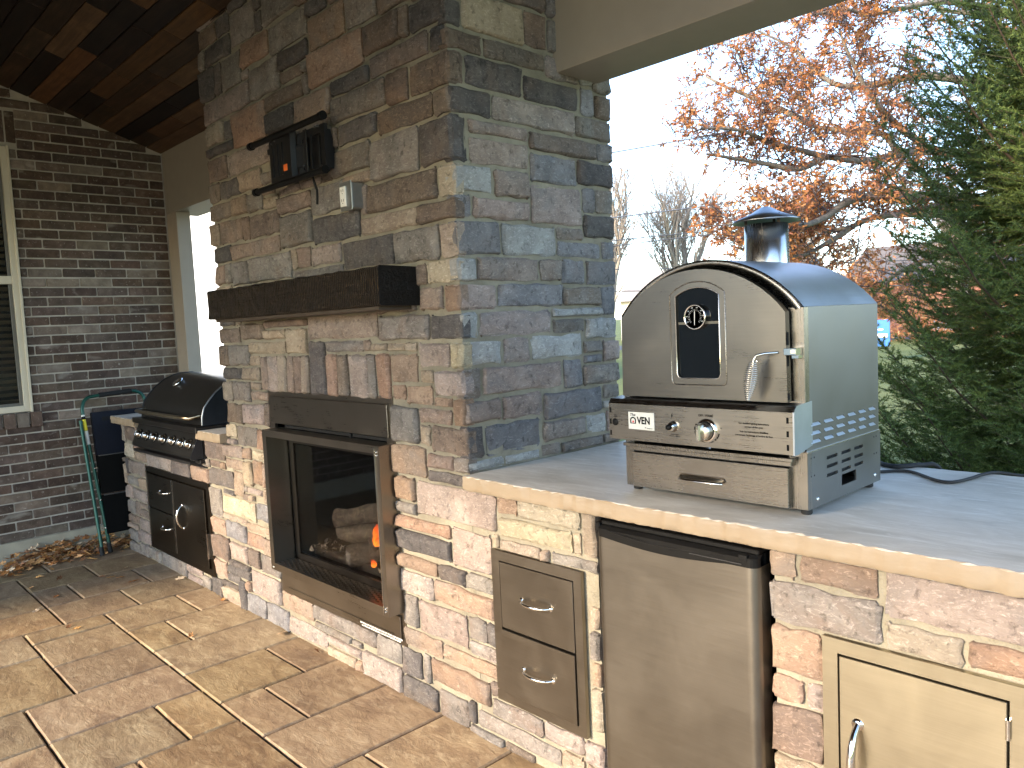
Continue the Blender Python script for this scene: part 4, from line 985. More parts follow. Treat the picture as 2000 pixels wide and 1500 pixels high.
# control panel
PNX0, PNX1, PNY = 3.533, 4.0805, .042
g = G(); g.prism([(PNY, 1.080), (PNY, 1.180), (PNY + .010, 1.1925), (OY0 - .001, 1.1965), (OY0 - .001, 1.080)], 'yz', PNX0, PNX1)
cpn = obj('control_panel', g, STEEL, ov)
g = G(); g.prism([(PNY - .001, 1.079), (PNY - .001, 1.181), (PNY + .012, 1.195), (OY0 + .03, 1.1985), (OY0 + .03, 1.092), (PNY + .015, 1.079)], 'yz', PNX1, PNX1 + .004)
obj('panel_end', g, M('panel_end_steel', (.40, .45, .52), .35, 1, var=.06), cpn)
g = G()
for z in (1.097, 1.129, 1.161):
    for x in (4.0675, 3.5385): g.box(x - .0028, x + .0028, PNY - .0012, PNY, z - .007, z + .007, .0004)
obj('slot', g, BLACKI, cpn)
g = G(); g.box(3.602, 3.689, PNY - .0018, PNY, 1.111, 1.159, .0008); lg = obj('logo_plate', g, M('label_white', (.72, .71, .66), .4, .1, var=.02), cpn)
LY = PNY - .0026
text('The', 3.6185, LY, 1.1513, .0105, lg, sx=1.15, shear=.25, bold=.0002)
text('VEN', 3.6545, LY, 1.1358, .0265, lg, sx=.86, bold=.0009)
g = G(); oo = [(3.6095, 1.1268), (3.6285, 1.1268)] + [(3.619 + .0100 * math.cos(t), 1.1370 + .0085 * math.sin(t)) for t in [math.pi * k / 12 for k in range(13)]]
ii = [(3.6128, 1.1290), (3.6252, 1.1290)] + [(3.619 + .0064 * math.cos(t), 1.1365 + .0055 * math.sin(t)) for t in [math.pi * k / 12 for k in range(13)]]
g.ring(oo, ii, 'xz', LY, LY + .0004); obj('arch_letter', g, BLACKI, lg)
g = G(); g.prism([(3.6165, 1.1300), (3.6215, 1.1300), (3.6225, 1.1330), (3.6205, 1.1345), (3.6192, 1.1375), (3.6178, 1.1345), (3.6160, 1.1330)], 'xz', LY, LY + .0004); obj('flame_mark', g, M('logo_red', (.65, .03, .04), .5), lg)
text('by', 3.661, LY, 1.1185, .0050, lg); text('Sunstone', 3.675, LY, 1.1165, .0048, lg)
text('See detailed lighting instructions', 3.981, PNY - .0006, 1.1480, .0062, cpn, bold=.0001); text('on rear of the oven', 3.981, PNY - .0006, 1.1395, .0062, cpn, bold=.0001)
text('Voir les instructions détaillées', 3.981, PNY - .0006, 1.1275, .0062, cpn, bold=.0001); text("concernant l'éclairage à l'arrière du four.", 3.981, PNY - .0006, 1.1190, .0062, cpn, bold=.0001)
text('OFF / FERMÉ', 3.848, PNY - .0006, 1.1605, .0080, cpn, bold=.0001)
text('Push to ignite', 3.753, PNY - .0006, 1.1060, .0044, cpn); text('Pousser et allumer', 3.753, PNY - .0006, 1.1015, .0044, cpn)
text('LIGHT', 3.556, PNY - .0006, 1.1465, .0036, cpn); text('LUMIÈRE', 3.556, PNY - .0006, 1.142, .0036, cpn); text('ON', 3.578, PNY - .0006, 1.133, .0036, cpn); text('OFF', 3.578, PNY - .0006, 1.122, .0036, cpn)
text('LO', 3.816, PNY - .0006, 1.1300, .0042, cpn); text('HI', 3.892, PNY - .0006, 1.1310, .0042, cpn); text('MED', 3.8515, PNY - .0006, 1.0935, .0042, cpn)
g = G(); zx, zy = 3.7450, 1.1555; g.prism([(zx + .003, zy + .008), (zx - .003, zy), (zx, zy), (zx - .003, zy - .008), (zx + .004, zy + .001), (zx + .001, zy + .001)], 'xz', PNY - .0006, PNY - .0002); obj('spark_symbol', g, BLACKI, cpn)
g = G()
kx, kz = 3.8505, 1.1225
for a0_, a1_ in ((-118, -96), (-90, -74), (-68, -58), (100, 128), (132, 140), (-172, -150), (-145, -125), (150, 172)):
    pts_o = [(kx + .0375 * math.sin(R(a)), kz + .0315 * math.cos(R(a))) for a in (a0_, (a0_ + a1_) / 2, a1_)]; pts_i = [(kx + .0340 * math.sin(R(a)), kz + .0282 * math.cos(R(a))) for a in (a1_, (a0_ + a1_) / 2, a0_)]
    g.prism(pts_o + pts_i, 'xz', PNY - .0006, PNY - .0002)
obj('dial_arc', g, BLACKI, cpn)
g = G(); g.lathe([(.0, -.006), (.026, -.006), (.030, -.003), (.031, .0)], (kx, PNY, kz), 'y', 36); kb0 = obj('bezel', g, CHROME, cpn)
g = G(); g.lathe([(.0245, -.0062), (.0225, -.009), (.0225, -.006)], (kx, PNY, kz), 'y', 36, cap=False); obj('bezel_shadow_ring', g, BLACKI, cpn).name = 'knob_gasket'  # black ring painted in as the knob's shadow on its bezel
g = G(); g.lathe([(.0, -.026), (.018, -.026), (.0215, -.022), (.0225, -.007)], (kx, PNY, kz), 'y', 36); g.box(kx - .0065, kx + .0065, PNY - .044, PNY - .022, kz - .0215, kz + .0215, .0030); kb = obj('knob', g, M('knob_steel', (.66, .63, .56), .22, 1, var=.05), cpn)
g = G(); g.box(kx - .0008, kx + .0008, PNY - .0445, PNY - .0438, kz + .008, kz + .018); obj('pointer_mark', g, BLACKI, kb)
g = G(); g.lathe([(0, -.016), (.0085, -.016), (.011, -.012), (.013, -.005), (.0145, .0)], (3.7485, PNY, 1.127), 'y', 24); ib = obj('ignition_knob', g, CHROME, cpn)
g = G(); g.lathe([(0, -.027), (.0065, -.026), (.0075, -.022), (.0075, -.015)], (3.7485, PNY, 1.127), 'y', 20); obj('button', g, BLACKP, ib)
g = G(); g.lathe([(0, -.004), (.008, -.004), (.0098, -.002), (.0102, .0)], (3.555, PNY, 1.1275), 'y', 24); g.box(3.5515, 3.5585, PNY - .0065, PNY - .004, 1.122, 1.133, .001); obj('light_switch', g, BLACKP, cpn)
# drawer
g = G(); g.box(3.579, 4.046, .082, .104, .9405, 1.0395, .0015); dw = obj('drawer_front', g, STEEL, ov)
g = G(); g.box(3.574, 4.052, .104, .110, .938, 1.046); obj('drawer_gap', g, DARK, ov)
g = G(); sc_ = [(3.738 + (.152) * 0 , 0)]
pts = [(-.070, 0), (-.066, .006), (-.058, .0085), (.058, .0085), (.066, .006), (.070, 0), (.066, -.006), (.058, -.0085), (-.058, -.0085), (-.066, -.006)]
g.prism([(3.806 + a, .988 + b) for a, b in pts], 'xz', .0800, .082); cup = obj('handle_recess', g, M('recess_steel', (.12, .10, .08), .25, 1), dw)
g = G(); vv = []; n_ = 14
for k in range(n_ + 1):
    u = k / n_; x = 3.740 + .132 * u; d_o = .012 + .014 * math.sin(math.pi * u) ** .6
    for q in range(5):
        a_ = R(-20 + 50 * q); vv.append((x, .082 - d_o * max(.05, math.cos(R(-10 + 28 * q))), .982 + .012 * q / 4 - .001 + .002 * math.sin(math.pi * u)))
g.add(vv, [(k * 5 + q, (k + 1) * 5 + q, (k + 1) * 5 + q + 1, k * 5 + q + 1) for k in range(n_) for q in range(4)], True); obj('handle', g, CHROME, dw)
for (x, y) in ((3.556, .135), (4.066, .133), (4.064, .500), (3.556, .500)):
    g = G(); g.lathe([(.0115, .9215), (.0135, .924), (.0135, .939)], (x, y, 0), 'z', 16); obj('foot', g, RUBBER, ov)

# power cord lying on the counter behind the oven
def smooth_path(P, n=6):
    P = [Vector(p) for p in P]; out = []
    for i in range(len(P) - 1):
        p0 = P[max(0, i - 1)]; p1 = P[i]; p2 = P[i + 1]; p3 = P[min(len(P) - 1, i + 2)]
        for k in range(n):
            t = k / n; out.append(.5 * ((2 * p1) + (p2 - p0) * t + (2 * p0 - 5 * p1 + 4 * p2 - p3) * t * t + (3 * p1 - p0 - 3 * p2 + p3) * t ** 3))
    out.append(P[-1]); return out
g = G(); z = .9255
g.tube(smooth_path([(3.95, .60, z), (4.019, .695, z), (4.061, .739, z), (4.102, .735, z), (4.175, .668, z), (4.213, .651, z), (4.235, .672, z), (4.252, .744, z), (4.262, .80, z + .001), (4.285, .853, z), (4.33, .90, z - .012), (4.40, .98, z - .03), (4.55, 1.1, z - .2)]), .0048, 8)
obj('electric_cord', g, RUBBER, None, (4.2, .68, .925), 'thin black power cord curling across the countertop behind the oven', None, 'cord')
g = G(); z = .9275
g.tube(smooth_path([(3.86, .74, z), (3.905, .825, z), (3.955, .83, z), (3.995, .80, z), (4.03, .79, z), (4.060, .81, z + .001), (4.085, .85, z), (4.12, .90, z - .02), (4.16, .99, z - .2)]), .0075, 8)
obj('gas_hose', g, RUBBER, None, (4.0, .80, .927), 'thick black hose leaving over the back edge of the countertop', None, 'hose')

# ================================================================ brick house wall with window
hw = thing('brick_house', 'dark brick house wall with cream framed window and concrete footing', 'house', (-1.0, -2, 0))
BX = -.95
def brick_mat(key, a, b, c_):
    t = NT('brick_' + key); v = t.coords(True); n1 = t.noise(v, 14, 5, .65, .4); n2 = t.noise(v, 60, 6, .7, .5)
    c = t.ramp(n1, [(.3, a), (.55, b), (.8, c_)])
    c = t.mix(t.ramp(n2, [(.60, (0, 0, 0)), (.70, (.8, .8, .8))]), c, (.42, .38, .33))
    v3 = t.coords(True, (1, .6, 1)); c = t.mix(t.ramp(t.noise(v3, 9, 3, .5, .5), [(.62, (0, 0, 0)), (.72, (.55, .55, .55))]), c, (.34, .30, .255))
    c = t.hsv(c, .01, .25, .15)
    t.l(c, t.b.inputs['Base Color']); t.b.inputs['Roughness'].default_value = .85
    t.l(t.bump(n2, .5, .003, t.bump(t.noise(v, 20, 4, .6), .5, .005)), t.b.inputs['Normal']); return t.m
BK = [brick_mat('dark', (.046, .028, .020), (.088, .057, .043), (.15, .105, .08)), brick_mat('umber', (.065, .043, .030), (.118, .08, .06), (.20, .148, .115)), brick_mat('pale', (.12, .09, .07), (.20, .155, .12), (.30, .25, .20))]
bmesh_cache = {}
def brick_mesh(L_, Hh, var, mat, sx=.03):
    key = (round(L_, 3), Hh, var, mat.name)
    if key in bmesh_cache: return bmesh_cache[key]
    rr = random.Random(str(key)); g = G(); g.box(-sx, 0, -L_ / 2, L_ / 2, -Hh / 2, Hh / 2, .0035)
    g.v = [(p[0] + rr.uniform(-.0012, .0012), p[1] + rr.uniform(-.0015, .0015), p[2] + rr.uniform(-.0015, .0015)) for p in g.v]
    bmesh_cache[key] = mesh_from('brick', g, mat); return bmesh_cache[key]
rb = random.Random(21); PZ = .0635; nrow = 0; z = .152
while z < 3.2:
    off = 0 if nrow % 2 else .1015
    y = .515 - off if off else .515
    yb = .512 - (0.1015 if nrow % 2 else 0)
    ys_ = [.512] ; yy = yb if nrow % 2 else .512 - .203
    ys_.append(yy)
    while yy > -.98: yy -= .203; ys_.append(yy)
    for i in range(len(ys_) - 1):
        y1_, y0_ = ys_[i] - .005, ys_[i + 1] + .005
        if .885 < z + .03 < 2.93 and y0_ < -.435:
            lim = -.395 if (.885 < z + .03 < .985 or z + .03 > 2.72) else -.440
            if y1_ < lim + .03: continue
            y0_ = max(y0_, lim)
        if y0_ < -.98 or y1_ - y0_ < .02: continue
        if z + .055 > 2.93 - .335 * y1_ + .05: continue
        L_ = round((y1_ - y0_) * 200) / 200
        m_ = BK[rb.choices((0, 1, 2), (5, 4, 1.6))[0]]
        o = link('brick', brick_mesh(L_, .0535, rb.randrange(3), m_), hw, (BX + rb.uniform(-.0015, .0025), (y0_ + y1_) / 2, z + .027))
    z += PZ; nrow += 1
# rowlock sill and soldier lintel
yy = -.400
while yy > -1.4:
    link('sill_brick', brick_mesh(.066, .098, 1, BK[rb.choice((0, 1, 1, 2))], .05), hw, (BX + .022, yy - .033, .935)); yy -= .076
yy = -.398
while yy > -1.0:
    link('lintel_brick', brick_mesh(.054, .198, 2, BK[rb.choice((0, 0, 1))], .05), hw, (BX + .001, yy - .027, 2.824)); yy -= .0635
g = G(); g.box(BX - .03, BX - .006, -.44, .545, .15, 3.4); g.box(BX - .03, BX - .006, -.98, -.44, .15, .985); g.box(BX - .03, BX - .006, -.98, -.44, 2.70, 3.4); g.box(BX - .14, BX - .03, -.44, .545, .15, 3.4)
g.box(BX - .03, BX - .006, -1.40, -.98, .15, .985); g.box(BX - .03, BX - .006, -1.40, -.98, 2.70, 3.9); g.box(BX - .03, BX - .006, -5.7, -1.40, .15, 3.9)
def brickwall_mat():
    t = NT('mortar_light'); v = t.coords(False)
    c = t.ramp(t.noise(v, 8, 5, .6), [(.3, (.34, .30, .255)), (.7, (.50, .455, .39))]); t.l(c, t.b.inputs['Base Color']); t.b.inputs['Roughness'].default_value = .95
    t.l(t.bump(t.noise(v, 120, 4, .7), .6, .003), t.b.inputs['Normal']); return t.m
obj('mortar', g, brickwall_mat(), hw)
# far part of the wall outside the photograph: bricks joined
g = G(); z = .152; nrow = 0
while z < 3.55:
    y = -1.40 - (.1 if nrow % 2 else 0) if not (z < .885 or z > 2.72) else -.985 - (.1 if nrow % 2 else 0)
    while y > -5.5:
        g.box(BX - .03, BX, y - .195, y - .005, z, z + .0535); y -= .203
    z += PZ; nrow += 1
obj('far_bricks', g, BK[0], hw, kind='stuff')
FOOT = M('cast_concrete', (.36, .325, .25), .9, bump=.3, bscale=25, var=.15)
g = G(); g.box(-1.3, BX + .014, -5.7, .545, -.35, .150, .004); obj('footing', g, FOOT, hw)
# house volume behind
g = G(); g.box(-5, BX - .15, -5.7, .545, -.35, 3.5); obj('house_body', g, M('house_body_brick', (.10, .075, .06), .9), hw)
# window
CREAM = M('cream_vinyl', (.58, .52, .40), .45, var=.03)
g = G(); F1 = lambda y0, y1, z0, z1, xx0, xx1, c=.002: g.box(xx0, xx1, y0, y1, z0, z1, c)
F1(-.495, -.447, .99, 2.695, BX - .02, BX + .012); F1(-1.35, -1.30, .99, 2.695, BX - .02, BX + .012); F1(-1.30, -.495, 2.65, 2.695, BX - .02, BX + .012); F1(-1.30, -.495, .99, 1.03, BX - .02, BX + .012)
F1(-.462, -.447, .985, 2.70, BX - .005, BX + .020)
wn = obj('window', g, CREAM, hw, (BX, -.9, 1.84))
g = G(); F1(-1.30, -.495, 1.82, 1.872, BX - .02, BX + .008); obj('meeting_rail', g, CREAM, wn)
g = G(); F1(-.515, -.495, 1.03, 1.82, BX - .03, BX - .008); F1(-1.30, -.515, 1.03, 1.048, BX - .03, BX - .008); F1(-.512, -.495, 1.872, 2.65, BX - .03, BX - .008); obj('sash', g, M('grey_sash', (.12, .115, .10), .4), wn)
wg = NT('window_glass'); wg.b.inputs['Base Color'].default_value = (.02, .022, .02, 1); wg.b.inputs['Roughness'].default_value = .06; wg.b.inputs['Alpha'].default_value = .45
g = G(); g.box(BX - .026, BX - .022, -1.30, -.512, 1.045, 1.82); g.box(BX - .026, BX - .022, -1.30, -.512, 1.872, 2.65); obj('pane', g, wg.m, wn)
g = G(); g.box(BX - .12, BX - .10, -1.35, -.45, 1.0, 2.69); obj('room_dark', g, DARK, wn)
SL = M('blind_slat', (.42, .34, .20), .5, var=.05); z = 1.06
g0 = G(); g0.add([(-.016, -.40, -.010), (.016, -.40, .012), (.016, .40, .012), (-.016, .40, -.010), (-.016, -.40, -.012), (.016, -.40, .010), (.016, .40, .010), (-.016, .40, -.012)], [(0, 1, 2, 3), (7, 6, 5, 4), (1, 5, 6, 2), (0, 3, 7, 4)])
slm = mesh_from('blind_slat', g0, SL)
while z < 2.62:
    link('blind_slat', slm, wn, (BX - .065, -.91, z)); z += .043

# ================================================================ porch: beam, post, ceiling
po = thing('porch', 'covered porch with beige painted beam and dark stained plank ceiling', 'porch', (2, -2.2, 2.3))
RX = 5.5
BY0, BY1, BZ = .513, .745, 2.323
g = G(); g.box(-.90, 1.05, BY0, BY1, BZ, 2.78, .002); obj('beam', g, PAINT, po)
g = G(); g.box(2.93, RX, BY0, BY1, BZ, 2.78, .002); obj('beam', g, PAINT, po)
g = G(); g.box(-.948, -.765, BY0 + .002, BY0 + .10, -.3, BZ - .001, .002); obj('corner_post', g, PAINT, po)
g = G(); g.box(-.948, -.905, BY0 + .001, BY1, BZ + .001, 2.775); obj('beam_end', g, PAINT, po)
g = G(); g.box(RX - .35, RX - .1, BY0, BY1, -.3, BZ, .004); obj('end_post', g, PAINT, po)
g = G(); g.box(RX - .35, RX - .1, -3.55, -3.32, -.3, BZ, .004); obj('end_post', g, PAINT, po)
g = G(); g.box(-.90, RX, -3.55, -3.32, BZ, 2.78, .002); obj('beam', g, PAINT, po)
WOOD = []
for key, a, b, c_ in (('walnut', (.016, .009, .005), (.042, .023, .012), (.08, .043, .021)), ('ochre', (.045, .023, .011), (.10, .053, .025), (.17, .09, .042)), ('ebony', (.006, .0035, .003), (.014, .008, .0055), (.03, .016, .010))):
    t = NT('stained_plank_' + key); v = t.coords(True, (.35, 5, 5)); n1 = t.noise(v, 7, 7, .65, 1.2); v2 = t.coords(True, (1, 1, 1)); n2 = t.noise(v2, 5, 4, .6, .5)
    c = t.ramp(n1, [(.3, a), (.55, b), (.8, c_)]); c = t.mix(t.ramp(n2, [(.35, (.7, .7, .7)), (.6, (0, 0, 0))]), c, a); c = t.hsv(c, .01, .22, .1)
    t.l(c, t.b.inputs['Base Color']); t.b.inputs['Roughness'].default_value = .55; t.b.inputs['Specular IOR Level'].default_value = .3; t.l(t.bump(n1, .4, .004), t.b.inputs['Normal']); WOOD.append(t.m)
sl = math.atan(.335); pwid = .108; rw = random.Random(12); cache = {}
L_tot = (.515 + 1.46) / math.cos(sl); k = 0
while k * pwid < L_tot:
    s0 = k * pwid; x = -.95 - rw.uniform(0, .5)
    while x < 2.4:
        ln = rw.choice((.45, .62, .8, 1.05, 1.3)); mi_ = rw.choices((0, 1, 2), (4, 3.2, 3))[0]; key = (ln, mi_)
        if key not in cache:
            g = G(); g.box(-ln / 2 + .0015, ln / 2 - .0015, -pwid / 2 + .002, pwid / 2 - .002, 0, .018, .003); cache[key] = mesh_from('ceiling_plank', g, WOOD[mi_])
        sm_ = s0 + pwid / 2; yc = .515 - sm_ * math.cos(sl); zc = 2.93 - .335 * .515 + sm_ * math.sin(sl)
        o = link('ceiling_plank', cache[key], po, (x + ln / 2, yc, zc + rw.uniform(0, .003))); o.rotation_euler = (-sl, 0, 0); x += ln
    k += 1
g = G(); 
def zr(y): return 2.93 - .335 * y
RY = -1.46
g.add([(-.95, .515, zr(.515) + .020), (RX, .515, zr(.515) + .020), (RX, RY, zr(RY) + .020), (-.95, RY, zr(RY) + .020), (RX, -3.55, zr(.515) + .02), (-.95, -3.55, zr(.515) + .02)], [(0, 1, 2, 3), (3, 2, 4, 5)])
obj('ceiling_deck', g, WOOD[0], po)
g = G(); g.prism([(1.0, 2.52), (1.0, 2.62), (RY, zr(RY) + .35), (-3.8, 2.66), (-3.8, 2.56), (-3.55, zr(.515) + .03), (RY, zr(RY) + .05), (.75, zr(.515) + .03), (.75, 2.52)], 'yz', -.95, RX + .2); obj('roof_shell', g, M('roof_shingle', (.05, .045, .042), .9, bump=.5, bscale=10), po)
g = G(); g.box(-.95, RX + .2, .745, 1.0, 2.50, 2.518); obj('soffit', g, PAINT, po)

# facing house wing, seen only as a reflection
sw = thing('siding_house', 'grey lap sided house behind the viewer, seen mirrored in the oven glass', 'house', (-6, -12, -.35))
SID = M('grey_siding', (.42, .42, .40), .6, var=.03)
g = G(); g.box(-13, -2.3, -17, -11.02, -.35, 3.4); obj('wall_body', g, SID, sw)
g = G(); z = -.2
while z < 3.3:
    g.prism([(-11.019, z), (-11.000, z + .003), (-11.016, z + .148), (-11.019, z + .148)], 'yz', -13, -2.3); z += .15
obj('siding_board', g, SID, sw, kind='stuff')
for (xa_, xb_) in ((-5.4, -4.3), (-8.6, -7.5)):
    g = G(); g.ring(rect(xa_, xb_, 1.0, 2.4), rect(xa_ + .06, xb_ - .06, 1.06, 2.34), 'xz', -11.01, -10.96); wf = obj('window', g, WHITEP, sw, ((xa_ + xb_) / 2, -11.0, 1.7))
    g = G(); g.box(xa_ + .06, xb_ - .06, -11.00, -10.99, 1.06, 2.34); obj('pane', g, gg.m, wf)
    g = G(); g.box(xa_ + .06, xb_ - .06, -10.99, -10.97, 1.68, 1.72); obj('sash_bar', g, WHITEP, wf)

g = G(); g.box(-24, -11.6, 6.0, 6.2, -.35, 6.2, .003)  # made-up wall stood in the sun so the gap shows bright white
obj('white_outbuilding', g, M('white_house_paint', (.82, .84, .86), .7, var=.02), None, (-17, 6.1, -.35), 'plain white outbuilding wall seen through the gap left of the chimney', None, 'outbuilding')

LIMBS=[[[2.07,13.79,3.28],[1.22,12.63,3.63],[0.59,11.55,3.75],[0.32,10.96,3.68],[0.12,10.29,3.55],[-0.17,9.55,3.59],[-0.31,9.12,3.65],[-0.49,8.64,3.73],[-0.66,8.04,3.86],[-0.89,7.5,3.86]],[[0.32,10.96,3.68],[0.08,11.03,4.04],[-0.32,10.77,4.14],[-0.75,10.47,4.26],[-0.85,10.54,4.49],[-0.99,10.43,4.83],[-1.37,10.21,5.12]],[[2.05,13.86,4.1],[1.1,13.09,4.84],[0.66,12.63,4.99],[0.14,12.39,5.14],[-0.49,12.01,5.09],[-0.81,11.68,5.09],[-1.07,11.56,5.27],[-1.34,11.46,5.6],[-1.59,11.38,5.9],[-2.02,11.11,6.22]],[[2.02,13.96,5.16],[1.42,12.65,5.77],[0.87,11.35,5.83],[0.51,10.65,5.69],[0.3,9.98,5.51],[0.16,9.54,5.53],[-0.04,9.01,5.39]],[[2.08,13.74,2.71],[1.05,11.94,2.97],[0.45,10.58,3.02],[0.2,9.58,2.92],[0.03,9.07,2.66],[-0.12,8.61,2.55],[-0.45,8.12,2.64],[-0.68,7.72,2.58]],[[2.09,13.73,2.62],[0.8,12.84,2.99],[-0.25,12.02,2.93],[-0.76,11.76,2.76],[-1.22,11.41,2.73],[-1.86,11.03,2.89],[-2.47,10.54,2.85]],[[2.09,13.72,2.54],[0.72,11.86,2.77],[0.08,10.6,2.74],[-0.17,9.71,2.39],[-0.34,9.21,2.19],[-0.59,8.65,2.18],[-0.95,8.29,2.35]],[[2.04,13.9,4.51],[1.31,13.69,5.63],[0.74,13.44,6.15],[0.32,13.16,6.3],[-0.08,12.92,6.63],[-0.63,12.39,7.1]],[[0.59,11.55,3.75],[0.42,10.81,4.03],[0.33,10.3,4.27],[0.25,9.96,4.52],[0.13,9.73,4.94],[0.02,9.66,5.31]],[[2.09,13.71,2.38],[0.88,12.56,2.3],[0.16,11.92,2.03],[-0.21,11.63,1.72],[-0.42,11.52,1.4]],[[-0.17,9.55,3.59],[-0.33,9.07,3.39],[-0.58,8.67,3.46],[-0.82,8.27,3.53],[-1.06,7.88,3.6]],[[-0.75,10.47,4.26],[-1.09,10.15,4.53],[-1.48,9.91,4.78],[-1.76,9.63,4.96],[-2.04,9.5,5.17]]]
TRUNK=[[2.24,13.45,-1.23],[2.15,13.64,1.23],[2.08,13.74,2.71],[2.04,13.9,4.51],[1.9,14.18,7.01],[1.58,14.29,9.56]]
WIRES=[[[-10.58,17.56,6.48],[-9.28,18.96,6.72],[-7.88,20.48,7.03],[-4.66,24.02,8.1],[-1.86,27.1,9.08]],[[-10.53,17.38,4.48],[-8.26,19.82,4.74],[-7.18,20.98,4.85],[-4.58,23.76,5.11],[-1.77,26.78,5.51]],[[-10.51,17.32,3.78],[-8.83,19.11,3.91],[-6.51,21.6,4.05],[-1.74,26.67,4.29]],[[-10.51,17.3,3.6],[-8.83,19.1,3.79],[-6.67,21.41,3.9],[-1.74,26.66,4.1]],[[-10.49,17.24,2.91],[-8.21,19.65,2.82],[-1.71,26.53,2.72]],[[-10.47,17.18,2.24],[-8.19,19.59,2.13],[-1.69,26.46,1.9]]]

# ================================================================ step ladder leaning on the brick wall
ld = thing('step_ladder', 'folded green step ladder with black treads leaning on the brick wall', 'step ladder', (-.76, 0, 0))
GREEN = M('green_enamel', (.012, .075, .055), .35, .3, var=.15)
def lean(z): return -.715 - .155 * (z / 1.05)
g = G(); g.tube(smooth_path([(lean(.05), -.122, .05), (lean(.5), -.150, .5), (lean(.9), -.176, .90), (lean(1.0), -.172, 1.00), (lean(1.045), -.140, 1.045), (lean(1.055), -.09, 1.055), (lean(1.06), .0, 1.062), (lean(1.06), .13, 1.068), (lean(1.05), .185, 1.06), (lean(1.0), .222, 1.02), (lean(.9), .23, .92), (lean(.4), .25, .4), (lean(.05), .27, .05)], 5), .0115, 10)
fr_ = obj('front_frame', g, GREEN, ld)
g = G(); g.tube([(lean(1.06) , -.065, 1.058), (lean(1.06), .145, 1.069)], .0165, 12); obj('foam_grip', g, M('foam_black', (.01, .01, .01), .9), ld)
for y0_, y1_ in ((-.182, -.200), (.30, .285)):
    g = G(); g.tube([(lean(0) + .035, y0_, .06), (lean(.9) + .01, y1_, .90)], .0115, 10); obj('rear_leg', g, GREEN, ld)
for (y, dx) in ((-.122, 0), (-.182, .035), (.27, 0), (.30, .035)):
    g = G(); g.tube([(lean(0) + dx, y, .002), (lean(.06) + dx, y - .002, .07)], [.0155, .0135], 10); obj('foot', g, RUBBER, ld)
TR = M('tread_navy', (.006, .008, .016), .6, bump=1.0, bscale=150, spec=.2)
for k, (z0_, z1_) in enumerate(((.66, .945), (.40, .655), (.13, .385))):
    g = G(); zm0, zm1 = lean(z0_), lean(z1_)
    y0_, y1_ = -.130, .225
    g.prism([(zm0 + .020, z0_), (zm1 + .020, z1_), (zm1 - .02, z1_), (zm0 - .02, z0_)], 'xz', y0_, y1_)
    if k == 0:
        g2 = G(); xm = lean(.90); g2.prism([(lean(.885) + .022, .885), (lean(.91) + .022, .912), (lean(.91) + .018, .912), (lean(.885) + .018, .885)], 'xz', -.07, .16)
    st = obj('tread', g, TR if k == 0 else M('tread_black', (.004, .004, .004), .7, spec=.1), ld)
    if k == 0: obj('grip_slot', g2, DARK, st)
for z in (.655, .39):
    g = G(); g.box(lean(z) + .018, lean(z) + .026, -.12, .22, z - .003, z + .003, .001); obj('tread_edge', g, M('tread_edge', (.12, .12, .12), .4, .5), ld)
g = G()
for z in (.575, .36, .17): g.lathe([(0, lean(z) + .016), (.006, lean(z) + .015), (.006, lean(z))], (0, -.152 + (.575 - z) * .05, z), 'x', 8); g.box(lean(z) - .004, lean(z) + .004, -.155, -.12, z - .004, z + .004)
obj('rivet', g, CHROME, ld)
for z0_, z1_, mt_ in ((.905, .925, BLACKI), (.83, .905, M('yellow_sticker', (.75, .62, .02), .5)), (.925, .935, WHITEP), (.735, .828, M('label_paper', (.62, .62, .60), .5, var=.25))):
    g = G(); g.tube([(lean(z0_), -.176 + (.9 - z0_) * .06, z0_), (lean(z1_), -.176 + (.9 - z1_) * .06, z1_)], .0121, 10); obj('sticker', g, mt_, ld)

# ================================================================ leaves
LEAFC = [M('dry_leaf_' + str(i), c, .7, var=.3, bscale=30) for i, c in enumerate(((.58, .30, .12), (.44, .18, .05), (.70, .52, .34), (.28, .13, .06), (.62, .34, .12)))]
def leaf_geo(g, c, s, rr, flat=.3):
    n = rr.choice((7, 9)); yaw = rr.uniform(0, 6.28); tilt = rr.uniform(-flat, flat); curl = rr.uniform(.1, .5)
    pts = []; m_ = 14
    for k in range(m_):
        a_ = 2 * math.pi * k / m_; r_ = s * (1.0 if k % 2 == 0 else .52) * (1.35 if k in (0, 7) else .85) * rr.uniform(.8, 1.15)
        x, y = r_ * math.cos(a_), r_ * math.sin(a_) * .62; z = curl * (y * y / s) + rr.uniform(-.05, .12) * s + x * tilt * .5
        pts.append((x, y, z))
    ca, sa = math.cos(yaw), math.sin(yaw); ct, st = math.cos(tilt), math.sin(tilt)
    out = [(c[0], c[1], c[2])]
    for x, y, z in pts:
        y2, z2 = y * ct - z * st, y * st + z * ct; out.append((c[0] + x * ca - y2 * sa, c[1] + x * sa + y2 * ca, c[2] + z2))
    zmin = min(p[2] for p in out); lo = c[2] - .004
    out = [(p[0], p[1], p[2] - min(0, zmin - lo)) for p in out]
    g.add(out, [(0, 1 + k, 1 + (k + 1) % m_) for k in range(m_)])
rr = random.Random(31)
pile_me = bpy.data.meshes.new('leaf_pile'); g = G(); mi_ = []
for _ in range(700):
    y = rr.triangular(-.76, .15, -.45) if rr.random() < .8 else rr.uniform(-.1, .3); d = abs(rr.gauss(0, .095)); x = -.925 + d + (.03 if y < -.6 else 0)
    h = max(0, .10 - d * .45) * (1 if -.7 < y < -.05 else .45)
    n0 = len(g.f); leaf_geo(g, (x, y, .004 + rr.uniform(0, h)), rr.uniform(.022, .042), rr, .8); mi_ += [rr.choices(range(5), (4, 3, 3, 2.5, 2))[0]] * (len(g.f) - n0)
